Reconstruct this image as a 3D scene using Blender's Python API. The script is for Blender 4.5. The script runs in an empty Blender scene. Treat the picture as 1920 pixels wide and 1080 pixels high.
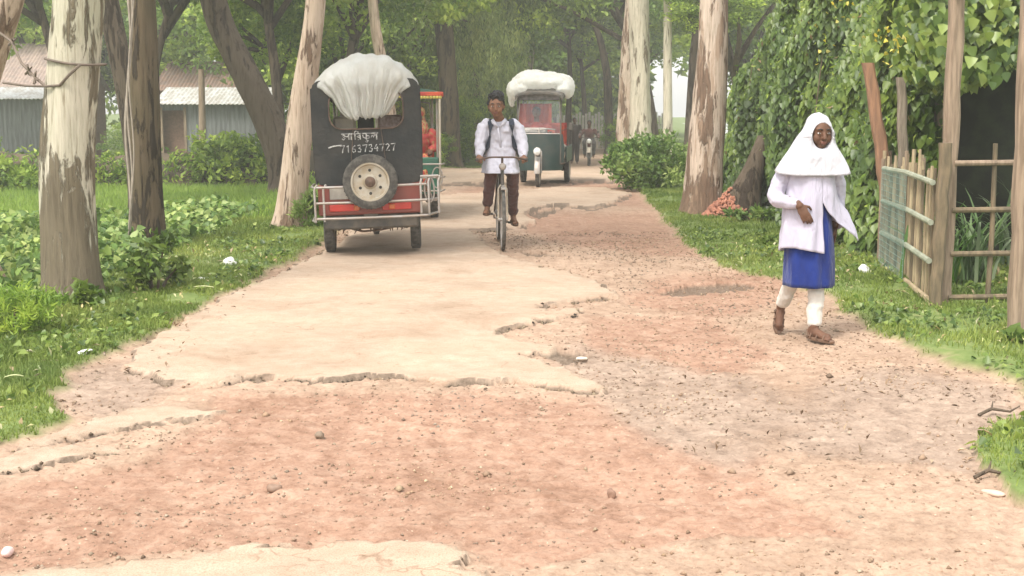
HAZE = True; EXPO = 0.95
import bpy, math, random
import numpy as np
from mathutils import Vector, Matrix
PI = math.pi
R = math.radians
rng = np.random.default_rng(7)
random.seed(7)
sc = bpy.context.scene
COL = sc.collection

# ------------------------------------------------------------------ camera
F = 2400.0
H = 1.55
TH = math.atan(340 / F)
cam = bpy.data.cameras.new('camera')
camo = bpy.data.objects.new('camera', cam)
COL.objects.link(camo)
camo.location = (0, 0, H)
camo.rotation_euler = (PI / 2 - TH, 0, 0)
cam.lens = 45
cam.sensor_width = 36
cam.clip_end = 1000
cam.clip_start = 0.05
sc.camera = camo

def sstep(a, b, x):
    t = np.clip((x - a) / (b - a), 0, 1)
    return t * t * (3 - 2 * t)

# ------------------------------------------------------------------ noise
_T = rng.random((256, 256))
_T3 = rng.random((64, 64, 64))
def vn(x, y, s=0):
    x = np.asarray(x, float) + s * 17.31; y = np.asarray(y, float) + s * 9.7
    ix = np.floor(x).astype(int); iy = np.floor(y).astype(int)
    fx = x - ix; fy = y - iy
    fx = fx * fx * (3 - 2 * fx); fy = fy * fy * (3 - 2 * fy)
    a = _T[ix & 255, iy & 255]; b = _T[(ix + 1) & 255, iy & 255]
    c = _T[ix & 255, (iy + 1) & 255]; d = _T[(ix + 1) & 255, (iy + 1) & 255]
    return (a * (1 - fx) + b * fx) * (1 - fy) + (c * (1 - fx) + d * fx) * fy
def fbm(x, y, o=4, s=0):
    r = 0; a = 1; t = 0
    for i in range(o):
        r = r + a * vn(x * 2 ** i, y * 2 ** i, s + i); t += a; a *= .5
    return r / t
def vn3(p, s=0):
    p = np.asarray(p, float) + s * 7.77
    i = np.floor(p).astype(int); f = p - i; f = f * f * (3 - 2 * f)
    r = 0
    for dx in (0, 1):
        for dy in (0, 1):
            for dz in (0, 1):
                w = (f[:, 0] if dx else 1 - f[:, 0]) * (f[:, 1] if dy else 1 - f[:, 1]) * (f[:, 2] if dz else 1 - f[:, 2])
                r = r + w * _T3[(i[:, 0] + dx) & 63, (i[:, 1] + dy) & 63, (i[:, 2] + dz) & 63]
    return r

# ------------------------------------------------------------------ terrain shape
def cline(y):
    y = np.asarray(y, float)
    q = 0.002 * np.clip(y - 20, 0, 25) ** 2
    return q + 0.1 * np.clip(y - 45, 0, 200)
def zbase(x, y):
    x = np.asarray(x, float); y = np.asarray(y, float)
    u = x - cline(y)
    z = -0.55 * sstep(31, 45, y)
    z = z - 0.30 * sstep(2.9, 6.0, -u)
    z = z - 0.9 * sstep(6.0, 12.0, u) * sstep(20, 30, y)
    z = z - 0.45 * sstep(55, 70, y) * sstep(10, 16, u)
    return z
def ray(px, py):
    a = (px - 960) / F; v = (540 - py) / F
    return np.array([a, math.cos(TH) + v * math.sin(TH), -math.sin(TH) + v * math.cos(TH)])
def W(px, py, d):
    """point seen at pixel, at forward distance y = d"""
    r = ray(px, py); t = d / r[1]
    return Vector((r[0] * t, d, H + r[2] * t))
def G(px, py):
    """ground point under a pixel"""
    r = ray(px, py); lo = 1.0
    t = 2.0
    while t < 200:
        p = r * t
        if H + p[2] <= float(zbase(p[0], p[1])):
            break
        t *= 1.01
    a, b = t / 1.01, t
    for _ in range(25):
        m = (a + b) / 2; p = r * m
        if H + p[2] <= float(zbase(p[0], p[1])): b = m
        else: a = m
    p = r * b
    return Vector((p[0], p[1], H + p[2]))
def gz(x, y): return float(zbase(x, y))

# ------------------------------------------------------------------ object helpers
def tag(o, label=None, cat=None, group=None, kind=None):
    if label: o['label'] = label
    if cat: o['category'] = cat
    if group: o['group'] = group
    if kind: o['kind'] = kind
    return o
def empty(name, loc=(0, 0, 0), rz=0, **k):
    o = bpy.data.objects.new(name, None); COL.objects.link(o)
    o.location = loc; o.rotation_euler = (0, 0, rz); o.empty_display_size = .1
    return tag(o, **k)
def link(name, me, mat, parent=None, **k):
    o = bpy.data.objects.new(name, me); COL.objects.link(o)
    if mat is not None:
        for m in (mat if isinstance(mat, (list, tuple)) else [mat]): me.materials.append(m)
    if parent is not None: o.parent = parent
    return tag(o, **k)
def npmesh(name, V, Fc, k, smooth=False, attrs=None):
    """V (n,3), Fc (m,k) arrays"""
    me = bpy.data.meshes.new(name)
    V = np.ascontiguousarray(V, np.float32); Fc = np.ascontiguousarray(Fc, np.int32)
    me.vertices.add(len(V)); me.vertices.foreach_set('co', V.ravel())
    me.loops.add(Fc.size); me.loops.foreach_set('vertex_index', Fc.ravel())
    me.polygons.add(len(Fc)); me.polygons.foreach_set('loop_start', np.arange(0, Fc.size, k, dtype=np.int32))
    me.polygons.foreach_set('loop_total', np.full(len(Fc), k, np.int32))
    me.update(calc_edges=True)
    if smooth: me.polygons.foreach_set('use_smooth', np.ones(len(Fc), bool))
    for n, v in (attrs or {}).items():
        a = me.attributes.new(n, 'FLOAT', 'POINT'); a.data.foreach_set('value', np.ascontiguousarray(v, np.float32))
    return me

class MB:
    """collects closed shapes for one mesh"""
    def __init__(s): s.v = []; s.f = []; s.sm = []
    def add(s, vs, fs, smooth=True):
        n = len(s.v); s.v += [tuple(p) for p in vs]; s.f += [tuple(i + n for i in f) for f in fs]; s.sm += [smooth] * len(fs); return s
    def box(s, c, d, rot=None, bev=0.0):
        x, y, z = d[0] / 2, d[1] / 2, d[2] / 2
        b = min(bev, x * .9, y * .9, z * .9)
        M = rot if rot is not None else Matrix.Identity(3); c = Vector(c)
        if b <= 0:
            vs = [c + M @ Vector((sx * x, sy * y, sz * z)) for sx in (-1, 1) for sy in (-1, 1) for sz in (-1, 1)]
            fs = [(0, 1, 3, 2), (4, 6, 7, 5), (0, 4, 5, 1), (2, 3, 7, 6), (0, 2, 6, 4), (1, 5, 7, 3)]
            return s.add(vs, fs, False)
        vs = []; idx = {}
        for sx in (-1, 1):
            for sy in (-1, 1):
                for sz in (-1, 1):
                    for ax in range(3):
                        p = [sx * (x - b), sy * (y - b), sz * (z - b)]
                        p[ax] = (sx * x, sy * y, sz * z)[ax]
                        idx[(sx, sy, sz, ax)] = len(vs); vs.append(c + M @ Vector(p))
        I = idx; fs = []
        for ax in range(3):
            o = [a for a in range(3) if a != ax]
            for sg in (-1, 1):
                q = []
                for (a, bb) in ((-1, -1), (1, -1), (1, 1), (-1, 1)):
                    k = [0, 0, 0]; k[ax] = sg; k[o[0]] = a; k[o[1]] = bb; q.append(I[(k[0], k[1], k[2], ax)])
                fs.append(tuple(q))
        for ax in range(3):
            o = [a for a in range(3) if a != ax]
            for a in (-1, 1):
                for bb in (-1, 1):
                    k1 = [0, 0, 0]; k1[o[0]] = a; k1[o[1]] = bb
                    ka = list(k1); ka[ax] = -1; kb = list(k1); kb[ax] = 1
                    fs.append((I[(*ka, o[0])], I[(*kb, o[0])], I[(*kb, o[1])], I[(*ka, o[1])]))
        for sx in (-1, 1):
            for sy in (-1, 1):
                for sz in (-1, 1): fs.append(tuple(I[(sx, sy, sz, a)] for a in range(3)))
        return s.add(vs, fs, False)
    def tube(s, pts, r, n=10, up=None, b=None, closed=False, cap=True):
        pts = [Vector(p) for p in pts]; m = len(pts)
        rr = list(r) if isinstance(r, (list, tuple, np.ndarray)) else [r] * m
        bb = (list(b) if isinstance(b, (list, tuple)) else [b] * m) if b is not None else rr
        vs = []; prev = None
        for i, p in enumerate(pts):
            if closed: t = pts[(i + 1) % m] - pts[i - 1]
            else: t = pts[min(i + 1, m - 1)] - pts[max(i - 1, 0)]
            t.normalize()
            if up is not None: a = Vector(up).cross(t)
            elif prev is not None: a = prev - t * prev.dot(t)
            else: a = t.cross(Vector((0, 0, 1)) if abs(t.z) < .9 else Vector((0, 1, 0)))
            if a.length < 1e-5: a = Vector((1, 0, 0))
            a.normalize(); prev = a; c = t.cross(a)
            for k in range(n):
                w = 2 * PI * k / n
                vs.append(p + a * (math.cos(w) * rr[i]) + c * (math.sin(w) * bb[i]))
        fs = []
        for i in range(m if closed else m - 1):
            j = (i + 1) % m
            for k in range(n):
                fs.append((i * n + k, i * n + (k + 1) % n, j * n + (k + 1) % n, j * n + k))
        if not closed and cap:
            fs.append(tuple(range(n - 1, -1, -1))); fs.append(tuple((m - 1) * n + k for k in range(n)))
        return s.add(vs, fs)
    def cap(s, p0, p1, r0, r1, n=12):
        p0 = Vector(p0); p1 = Vector(p1); t = (p1 - p0)
        L = t.length; t = t / L if L > 1e-6 else Vector((0, 0, 1))
        pts = []; rs = []
        for k in range(5):
            w = PI / 2 * (1 - k / 4); pts.append(p0 - t * r0 * math.sin(w)); rs.append(max(r0 * math.cos(w), r0 * .02))
        for k in range(5):
            w = PI / 2 * k / 4; pts.append(p1 + t * r1 * math.sin(w)); rs.append(max(r1 * math.cos(w), r1 * .02))
        return s.tube(pts, rs, n, up=(Vector((1, 0, 0)) if abs(t.x) < .8 else Vector((0, 1, 0))))
    def chain(s, pts, rs, n=12):
        for i in range(len(pts) - 1): s.cap(pts[i], pts[i + 1], rs[i], rs[i + 1], n)
        return s
    def ell(s, c, r, M=None, nu=16, nv=10):
        c = Vector(c); M = M if M is not None else Matrix.Identity(3)
        vs = [c + M @ Vector((0, 0, -r[2]))]; fs = []
        for j in range(1, nv):
            ph = -PI / 2 + PI * j / nv
            for i in range(nu):
                th = 2 * PI * i / nu
                vs.append(c + M @ Vector((r[0] * math.cos(ph) * math.cos(th), r[1] * math.cos(ph) * math.sin(th), r[2] * math.sin(ph))))
        vs.append(c + M @ Vector((0, 0, r[2])))
        for i in range(nu): fs.append((0, 1 + (i + 1) % nu, 1 + i))
        for j in range(nv - 2):
            for i in range(nu):
                a = 1 + j * nu + i; b = 1 + j * nu + (i + 1) % nu
                fs.append((a, b, b + nu, a + nu))
        L = len(vs) - 1; o = 1 + (nv - 2) * nu
        for i in range(nu): fs.append((o + i, o + (i + 1) % nu, L))
        return s.add(vs, fs)
    def loft(s, rings, cap=True, closed=True, smooth=True):
        """rings: list of equal-length point lists"""
        n = len(rings[0]); vs = [p for r_ in rings for p in r_]; fs = []
        for i in range(len(rings) - 1):
            for k in range(n if closed else n - 1):
                fs.append((i * n + k, i * n + (k + 1) % n, (i + 1) * n + (k + 1) % n, (i + 1) * n + k))
        if cap and closed:
            fs.append(tuple(range(n - 1, -1, -1))); fs.append(tuple((len(rings) - 1) * n + k for k in range(n)))
        return s.add(vs, fs, smooth)
    def lathe(s, c, axis, prof, n=28):
        """prof: list of (r, h) along axis, closed loop profile"""
        c = Vector(c); ax = Vector(axis).normalized()
        a = ax.cross(Vector((0, 0, 1)) if abs(ax.z) < .9 else Vector((1, 0, 0))).normalized(); b = ax.cross(a)
        m = len(prof); vs = []; fs = []
        for i in range(n):
            w = 2 * PI * i / n; d = a * math.cos(w) + b * math.sin(w)
            for (r, h) in prof: vs.append(c + d * r + ax * h)
        for i in range(n):
            j = (i + 1) % n
            for k in range(m): fs.append((i * m + k, j * m + k, j * m + (k + 1) % m, i * m + (k + 1) % m))
        return s.add(vs, fs)
    def mesh(s, name='m'):
        me = bpy.data.meshes.new(name); me.from_pydata(s.v, [], s.f)
        me.polygons.foreach_set('use_smooth', s.sm); me.update()
        return me
    def build(s, name, mat, parent=None, sharp=True, **k):
        me = s.mesh(name)
        if sharp:
            try: me.set_sharp_from_angle(angle=R(38))
            except Exception: pass
        return link(name, me, mat, parent, **k)
    def remesh(s, name, mat, parent=None, voxel=.005, smooth=4, disp=None, **k):
        me = s.mesh('tmp'); o = bpy.data.objects.new('tmp', me); COL.objects.link(o)
        m = o.modifiers.new('r', 'REMESH'); m.mode = 'VOXEL'; m.voxel_size = voxel; m.use_smooth_shade = True
        if smooth:
            q = o.modifiers.new('s', 'SMOOTH'); q.factor = .5; q.iterations = smooth
        bpy.context.view_layer.update()
        dg = bpy.context.evaluated_depsgraph_get()
        me2 = bpy.data.meshes.new_from_object(o.evaluated_get(dg)); me2.name = name
        bpy.data.objects.remove(o); bpy.data.meshes.remove(me)
        if disp:
            n = len(me2.vertices); P = np.empty(n * 3, np.float32); N = np.empty(n * 3, np.float32)
            me2.vertices.foreach_get('co', P); me2.vertices.foreach_get('normal', N)
            P = P.reshape(-1, 3); N = N.reshape(-1, 3)
            P = P + N * disp(P)[:, None]
            me2.vertices.foreach_set('co', P.astype(np.float32).ravel()); me2.update()
        me2.polygons.foreach_set('use_smooth', np.ones(len(me2.polygons), bool))
        return link(name, me2, mat, parent, **k)

def ring(c, rx, ry, n=24, M=None, sq=2.0, fold=None):
    c = Vector(c); out = []
    for i in range(n):
        w = 2 * PI * i / n; cx = math.cos(w); sx = math.sin(w)
        k = (abs(cx) ** sq + abs(sx) ** sq) ** (-1 / sq)
        e = 1 + (fold(w) if fold else 0)
        v = Vector((rx * cx * k * e, ry * sx * k * e, 0))
        out.append(c + (M @ v if M is not None else v))
    return out

# ------------------------------------------------------------------ materials
def newmat(name):
    m = bpy.data.materials.new(name); m.use_nodes = True
    nt = m.node_tree
    return m, nt, nt.nodes['Principled BSDF'], nt.nodes['Material Output']
def N(nt, t, **k):
    n = nt.nodes.new(t)
    for a, b in k.items():
        if a in n.inputs.keys() if hasattr(n.inputs, 'keys') else False: n.inputs[a].default_value = b
        else: setattr(n, a, b)
    return n
def rgba(c): return (c[0], c[1], c[2], 1)
def ramp(nt, fac, stops, interp='LINEAR'):
    r = nt.nodes.new('ShaderNodeValToRGB'); r.color_ramp.interpolation = interp
    e = r.color_ramp.elements
    while len(e) < len(stops): e.new(0.5)
    for i, (p, c) in enumerate(stops):
        e[i].position = p; e[i].color = rgba(c) if len(c) == 3 else c
    nt.links.new(fac, r.inputs[0]); return r
def mixc(nt, fac, a, b, mode='MIX'):
    m = nt.nodes.new('ShaderNodeMix'); m.data_type = 'RGBA'; m.blend_type = mode
    for i, v in ((0, fac), (6, a), (7, b)):
        if hasattr(v, 'is_output'): nt.links.new(v, m.inputs[i])
        else: m.inputs[i].default_value = rgba(v) if i > 0 else v
    return m.outputs[2]
def coords(nt, scale=(1, 1, 1), obj=True):
    t = nt.nodes.new('ShaderNodeTexCoord'); mp = nt.nodes.new('ShaderNodeMapping')
    nt.links.new(t.outputs['Object'], mp.inputs[0]); mp.inputs['Scale'].default_value = scale
    return mp.outputs[0]
def noise(nt, vec, scale, detail=4, rough=.55, dist=0):
    n = nt.nodes.new('ShaderNodeTexNoise'); n.inputs['Scale'].default_value = scale
    n.inputs['Detail'].default_value = detail; n.inputs['Roughness'].default_value = rough; n.inputs['Distortion'].default_value = dist
    nt.links.new(vec, n.inputs['Vector']); return n.outputs['Fac']
def bump(nt, h, strength, dist, bsdf):
    b = nt.nodes.new('ShaderNodeBump'); b.inputs['Strength'].default_value = strength; b.inputs['Distance'].default_value = dist
    nt.links.new(h, b.inputs['Height']); nt.links.new(b.outputs[0], bsdf.inputs['Normal'])
def simple(name, c, rough=.6, metal=0.0, var=.25, scale=9, bmp=0.0, c2=None, spec=None, stretch=(1, 1, 1), lo=.4, hi=.62):
    """paint, cloth, wood: base colour broken by worn / dusty noise"""
    m, nt, b, o = newmat(name)
    v = coords(nt, stretch); f = noise(nt, v, scale, 5, .6)
    d = c2 if c2 is not None else tuple(x * (1 - var) for x in c)
    r = ramp(nt, f, [(lo, d), (hi, c)])
    nt.links.new(r.outputs[0], b.inputs['Base Color'])
    b.inputs['Roughness'].default_value = rough; b.inputs['Metallic'].default_value = metal
    if spec is not None: b.inputs['Specular IOR Level'].default_value = spec
    if bmp:
        f2 = noise(nt, v, scale * 4, 4, .6); bump(nt, f2, .5, bmp, b)
    return m
def leafmat(name, cols, trans=.42, rough=.5, spec=.35):
    m, nt, b, o = newmat(name)
    a = nt.nodes.new('ShaderNodeAttribute'); a.attribute_name = 'rnd'
    k = len(cols)
    r = ramp(nt, a.outputs['Fac'], [(i / max(1, k - 1), c) for i, c in enumerate(cols)])
    f = noise(nt, coords(nt), 1.3, 3)
    g = ramp(nt, f, [(.35, (.72, .78, .8)), (.65, (1.15, 1.1, .95))])
    c = mixc(nt, 1.0, r.outputs[0], g.outputs[0], 'MULTIPLY')
    nt.links.new(c, b.inputs['Base Color']); b.inputs['Roughness'].default_value = rough
    b.inputs['Specular IOR Level'].default_value = spec
    t = nt.nodes.new('ShaderNodeBsdfTranslucent'); nt.links.new(c, t.inputs['Color'])
    x = nt.nodes.new('ShaderNodeMixShader'); x.inputs[0].default_value = trans
    nt.links.new(b.outputs[0], x.inputs[1]); nt.links.new(t.outputs[0], x.inputs[2]); nt.links.new(x.outputs[0], o.inputs['Surface'])
    return m

def barkmat(name, pale, mid, dark, amount=.5, low=0.0, rust=None, seed=0.0, z0=0.0):
    """patchy eucalyptus bark: long vertical flakes of old bark over pale new bark.  low = height of the rough base bark"""
    m, nt, b, o = newmat(name)
    t = nt.nodes.new('ShaderNodeTexCoord')
    def mapped(s):
        mp = nt.nodes.new('ShaderNodeMapping'); mp.inputs['Scale'].default_value = s
        mp.inputs['Location'].default_value = (seed, seed * 1.7, seed * .6)
        nt.links.new(t.outputs['Object'], mp.inputs[0]); return mp.outputs[0]
    patch = noise(nt, mapped((1, 1, .20)), 8.5, 6, .66, .5)
    broad = noise(nt, mapped((1, 1, .22)), 2.6, 3, .5, .2)
    streak = noise(nt, mapped((1, 1, .07)), 34, 5, .65)
    tint = noise(nt, mapped((1, 1, .5)), 2.2, 3)
    base = ramp(nt, tint, [(.3, pale), (.72, mid)])
    st = ramp(nt, streak, [(.30, (.55, .50, .43)), (.45, (.92, .9, .86)), (.62, (1.08, 1.06, 1.03))])
    c = mixc(nt, 1.0, base.outputs[0], st.outputs[0], 'MULTIPLY')
    sep = nt.nodes.new('ShaderNodeSeparateXYZ'); nt.links.new(t.outputs['Object'], sep.inputs[0])
    mr = nt.nodes.new('ShaderNodeMapRange'); nt.links.new(sep.outputs['Z'], mr.inputs['Value'])
    mr.inputs['From Min'].default_value = z0; mr.inputs['From Max'].default_value = z0 + max(low, .05)
    mr.inputs['To Min'].default_value = .28 if low else 0; mr.inputs['To Max'].default_value = 0
    ad = nt.nodes.new('ShaderNodeMath'); ad.operation = 'ADD'; nt.links.new(patch, ad.inputs[0]); nt.links.new(mr.outputs[0], ad.inputs[1])
    ad2 = nt.nodes.new('ShaderNodeMath'); ad2.operation = 'MULTIPLY_ADD'; nt.links.new(broad, ad2.inputs[0]); ad2.inputs[1].default_value = .55; nt.links.new(ad.outputs[0], ad2.inputs[2])
    th = 1.02 - .35 * amount
    pm = ramp(nt, ad2.outputs[0], [(th - .03, (0, 0, 0)), (th + .02, (.9, .9, .9))])
    dk = ramp(nt, streak, [(.3, tuple(x * .45 for x in dark)), (.65, dark)])
    c = mixc(nt, pm.outputs[0], c, dk.outputs[0])
    if rust is not None:
        rr = noise(nt, mapped((1, 1, .14)), 7.5, 5, .65, .3)
        rm = ramp(nt, rr, [(.54, (0, 0, 0)), (.60, (.75, .75, .75))])
        c = mixc(nt, rm.outputs[0], c, rust)
    nt.links.new(c, b.inputs['Base Color']); b.inputs['Roughness'].default_value = .85; b.inputs['Specular IOR Level'].default_value = .2
    hm = mixc(nt, .5, pm.outputs[0], streak)
    bump(nt, hm, 1.0, .035, b)
    return m
# ------------------------------------------------------------------ ground
def uv_of(px, py):
    p = G(px, py); return (p.x - float(cline(p.y)), p.y)
LE = [uv_of(*q) for q in ((-180, 940), (-60, 850), (60, 822), (150, 795), (105, 735), (200, 672), (330, 612), (400, 572), (500, 522), (600, 462), (640, 430))]
RE = [uv_of(*q) for q in ((2300, 900), (2040, 790), (1930, 742), (1850, 700), (1750, 672), (1650, 630), (1590, 595), (1555, 560), (1480, 530), (1340, 500), (1285, 460), (1250, 420), (1205, 370), (1180, 330))]
LE = [(-4.2, 0.5)] + LE + [(-2.2, 30), (-2.3, 90)]
RE = [(4.2, 0.5)] + RE + [(2.3, 33), (2.2, 90)]
LE.sort(key=lambda t: t[1]); RE.sort(key=lambda t: t[1])
def road_edges(y):
    l = np.interp(y, [t[1] for t in LE], [t[0] for t in LE]); r = np.interp(y, [t[1] for t in RE], [t[0] for t in RE])
    return l, r
def poly_px(pts):
    return [uv_of(*p) for p in pts]
ASPH = [
 [(385,728),(470,712),(560,716),(700,713),(850,716),(940,716),(1010,724),(1100,733),(1150,736),(1120,724),(1060,700),(1000,678),(955,668),(1010,664),(1060,668),(1050,655),(985,640),(912,626),(960,618),(1010,606),(1070,598),(1085,582),(1010,588),(1020,576),(1095,563),(1170,556),(1120,530),(1060,512),(980,492),(930,470),(905,455),(880,435),(960,428),(1000,418),(985,400),(1010,388),(1060,386),(1110,392),(1150,380),(1180,362),(1130,352),(1040,352),(960,360),(840,366),(700,370),(690,400),(640,452),(600,478),(520,520),(430,560),(345,602),(270,648),(235,690),(300,716)],
 [(-200,1110),(0,1084),(180,1066),(400,1040),(600,1030),(760,1026),(835,1028),(872,1052),(838,1068),(890,1082),(960,1110),(900,1200),(0,1200)],
 [(-80,905),(0,868),(120,815),(230,770),(330,758),(425,772),(400,782),(330,782),(250,800),(160,822),(60,850),(150,838),(240,842),(120,862),(60,880)],
 [(1010,342),(1170,338),(1175,318),(1010,318)], [(700,345),(960,345),(960,318),(760,318)],
]
ASPH = [poly_px(p) for p in ASPH]
RED = [poly_px(p) for p in (
 [(380,735),(1100,745),(1300,800),(1500,900),(1550,1000),(1200,1000),(1000,1090),(800,1020),(300,1040),(-50,1075),(-50,930),(250,860),(430,790)],
 [(1080,600),(1300,600),(1440,660),(1300,740),(1120,700)],
 [(980,395),(1100,400),(1220,400),(1290,440),(1300,480),(1150,470),(1000,440)],
 [(1060,320),(1180,345),(1230,390),(1140,385),(1060,350)],[(840,360),(900,345),(960,330),(960,345),(880,372)],
 [(1180,520),(1440,500),(1500,560),(1300,600),(1200,570)], [(300,600),(420,580),(600,480),(520,530),(360,640)])]
GREYG = [poly_px(p) for p in ([(1060,640),(1400,700),(1500,800),(1400,880),(1150,800),(1080,700)], [(1650,680),(1850,720),(1920,780),(1860,900),(1500,860),(1450,760)], [(110,735),(250,670),(380,640),(300,740),(160,770)])]
HOLES = [poly_px(p) for p in ([(1215,545),(1290,528),(1385,525),(1440,535),(1350,545),(1260,552)], [(1000,660),(1075,655),(1120,668),(1060,680)], [(975,470),(1040,474),(1050,482),(990,480)], [(1010,408),(990,398),(1060,388),(1030,400)])]
GRASSB = [poly_px(p) for p in ([(1835,850),(1850,815),(1925,795),(2100,790),(2100,960),(1925,955),(1880,925)],)]
def pip(poly, X, Y):
    c = np.zeros(X.shape, bool); n = len(poly)
    for i in range(n):
        x1, y1 = poly[i]; x2, y2 = poly[i - 1]
        if y1 == y2: continue
        k = ((y1 > Y) != (y2 > Y)) & (X < (x2 - x1) * (Y - y1) / (y2 - y1) + x1)
        c ^= k
    return c
def ground_fields(u, y):
    """masks and detail height on the road in road coordinates"""
    # ragged, angular break line: jump by cell, then a little fine noise
    c1 = np.floor(u * 9 + 1.3 * vn(u * 4, y * 4, 51)); c2 = np.floor(y * 7 + 1.3 * vn(u * 5, y * 5, 52))
    h1 = _T[c1.astype(int) & 255, c2.astype(int) & 255]; h2 = _T[(c1.astype(int) * 7 + 31) & 255, (c2.astype(int) * 3 + 11) & 255]
    wx = u + .14 * (fbm(u * 3, y * 3, 4, 3) - .5) + .05 * (h1 - .5) + .03 * (vn(u * 34, y * 34, 9) - .5)
    wy = y + (.10 + .010 * y) * (fbm(u * 4, y * 3, 4, 5) - .5) + .05 * (h2 - .5) + .05 * (vn(u * 30, y * 22, 11) - .5)
    asp = np.zeros(u.shape)
    for p in ASPH: asp = np.maximum(asp, pip(p, wx, wy))
    w2x = u + .5 * (fbm(u * 2, y * 2, 4, 13) - .5); w2y = y + (.3 + .04 * y) * (fbm(u * 2, y * 1.5, 4, 15) - .5)
    red = np.zeros(u.shape)
    for p in RED: red = np.maximum(red, pip(p, w2x, w2y))
    gry = np.zeros(u.shape)
    for p in GREYG: gry = np.maximum(gry, pip(p, w2x, w2y))
    hol = np.zeros(u.shape)
    for p in HOLES: hol = np.maximum(hol, pip(p, wx, wy))
    l, r = road_edges(y)
    ge = .22 * (fbm(u * 2.2, y * 2.2, 4, 21) - .5) + .12 * (vn(u * 9, y * 9, 23) - .5)
    gl = sstep(-.04, .10, (l - u) + ge); gr = sstep(-.04, .10, (u - r) + ge)
    g = np.maximum(gl, gr)
    for p in GRASSB: g = np.maximum(g, pip(p, w2x * .3 + wx * .7, w2y * .3 + wy * .7))
    return asp, red, gry, hol, g

ys = []
y = 3.6
while y < 170: ys.append(y); y += max(.012, y * y / 1984)
ys = np.array([-25, -12, -6, -3, -1, 0, .8, 1.4, 1.9, 2.3, 2.6, 2.85, 3.05, 3.2, 3.3, 3.4, 3.5] + ys + [185, 220, 300, 420])
us = np.concatenate([-np.geomspace(9.2, 260, 26)[::-1], np.arange(-9, -3.2, .07), np.arange(-3.2, 3.25, .018), np.arange(3.25, 9, .07), np.geomspace(9.2, 260, 26)])
U, Y = np.meshgrid(us, ys)
X = U + cline(Y)
asp, red, gry, hol, gra = ground_fields(U, Y)
def blur(a, k=1):
    for _ in range(k):
        b = a.copy(); b[1:-1, 1:-1] = (a[1:-1, 1:-1] * 2 + a[:-2, 1:-1] + a[2:, 1:-1] + a[1:-1, :-2] + a[1:-1, 2:]) / 6; a = b
    return a
Z = zbase(X, Y)
near = sstep(60, 25, Y)
_b = asp > .5; _d = _b.copy(); _i = ~_b
_i2 = _i.copy(); _i2[1:] |= _i[:-1]
_f = np.zeros_like(_b); _f[:-1] |= _b[1:]; _f[:-2] |= _b[2:]; _d = _f & ~_b
_fz = np.zeros(U.shape); _fz[_d] = 1
for _ in range(9):
    _e = _fz.copy(); _e[1:] = np.maximum(_e[1:], _fz[:-1] * .93); _e[:-1] = np.maximum(_e[:-1], _fz[1:] * .93); _e[:, 1:] = np.maximum(_e[:, 1:], _fz[:, :-1] * .97); _e[:, :-1] = np.maximum(_e[:, :-1], _fz[:, 1:] * .97); _fz = _e
edge = (_d & ~_b) * (.25 + .75 * sstep(.3, .6, fbm(U * 6, Y * 5, 3, 41))) * (gra < .3)
rim = (_i2 & _b) * .62 * sstep(.40, .52, fbm(U * 5, Y * 4, 3, 42)) * (gra < .3)
rough = 1 - asp
Z = Z + near * .020 * (fbm(U * 1.1, Y * 1.1, 3, 31) - .5) * 2
Z = Z + asp * (.016 + .020 * fbm(U * 2.5, Y * 2.5, 3, 43) ** 1.5) * (1 - .5 * (U < -1.3) * (Y < 6.9)) * near - edge * .016 * near
Z = Z + rough * (1 - gra) * near * (.030 * (fbm(U * 7, Y * 7, 4, 33) - .5) + .014 * (vn(U * 38, Y * 38, 35) - .5) + .006 * (rng.random(U.shape) - .5))
Z = Z - hol * (.05)
Z = Z - red * rough * .012
Z = Z + gra * .03 * near + gra * .05 * (fbm(U * 1.6, Y * 1.6, 3, 37) - .3) * near
gzb = Z
# lookup for the real surface height (used to set things on the ground)
def surf(x, y):
    x = np.atleast_1d(np.asarray(x, float)); y = np.atleast_1d(np.asarray(y, float))
    u = x - cline(y)
    j = np.clip(np.searchsorted(ys, y) - 1, 0, len(ys) - 2); i = np.clip(np.searchsorted(us, u) - 1, 0, len(us) - 2)
    fy = (y - ys[j]) / (ys[j + 1] - ys[j]); fx = (u - us[i]) / (us[i + 1] - us[i])
    return (gzb[j, i] * (1 - fx) + gzb[j, i + 1] * fx) * (1 - fy) + (gzb[j + 1, i] * (1 - fx) + gzb[j + 1, i + 1] * fx) * fy
def fld(a, x, y):
    u = x - cline(y)
    j = np.clip(np.searchsorted(ys, y), 0, len(ys) - 1); i = np.clip(np.searchsorted(us, u), 0, len(us) - 1)
    return a[j, i]
def sz(x, y): return float(surf(x, y)[0])

nr, nc = U.shape
I = np.arange(nr * nc).reshape(nr, nc)
Q = np.stack([I[:-1, :-1], I[:-1, 1:], I[1:, 1:], I[1:, :-1]], -1).reshape(-1, 4)
lft, rgt = road_edges(Y)
onroad = ((U > lft - .25) & (U < rgt + .25) & (Y > -30) & (Y < 84))
qr = (onroad[:-1, :-1] & onroad[1:, 1:]).reshape(-1)
PV = np.stack([X, Y, Z], -1).reshape(-1, 3)
_fz = sstep(.2, .7, _fz)
A = dict(asph=(asp * _fz + blur(asp, 30) * (1 - _fz)).ravel(), red=blur(red, 14).ravel(), grey=blur(gry, 25).ravel(), grass=gra.ravel(), hole=np.maximum(np.maximum(hol * .8, edge), rim).ravel())
def sub(Qs, name):
    used, inv = np.unique(Qs, return_inverse=True)
    return npmesh(name, PV[used], inv.reshape(-1, 4), 4, True, {k: v[used] for k, v in A.items()})

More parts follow.
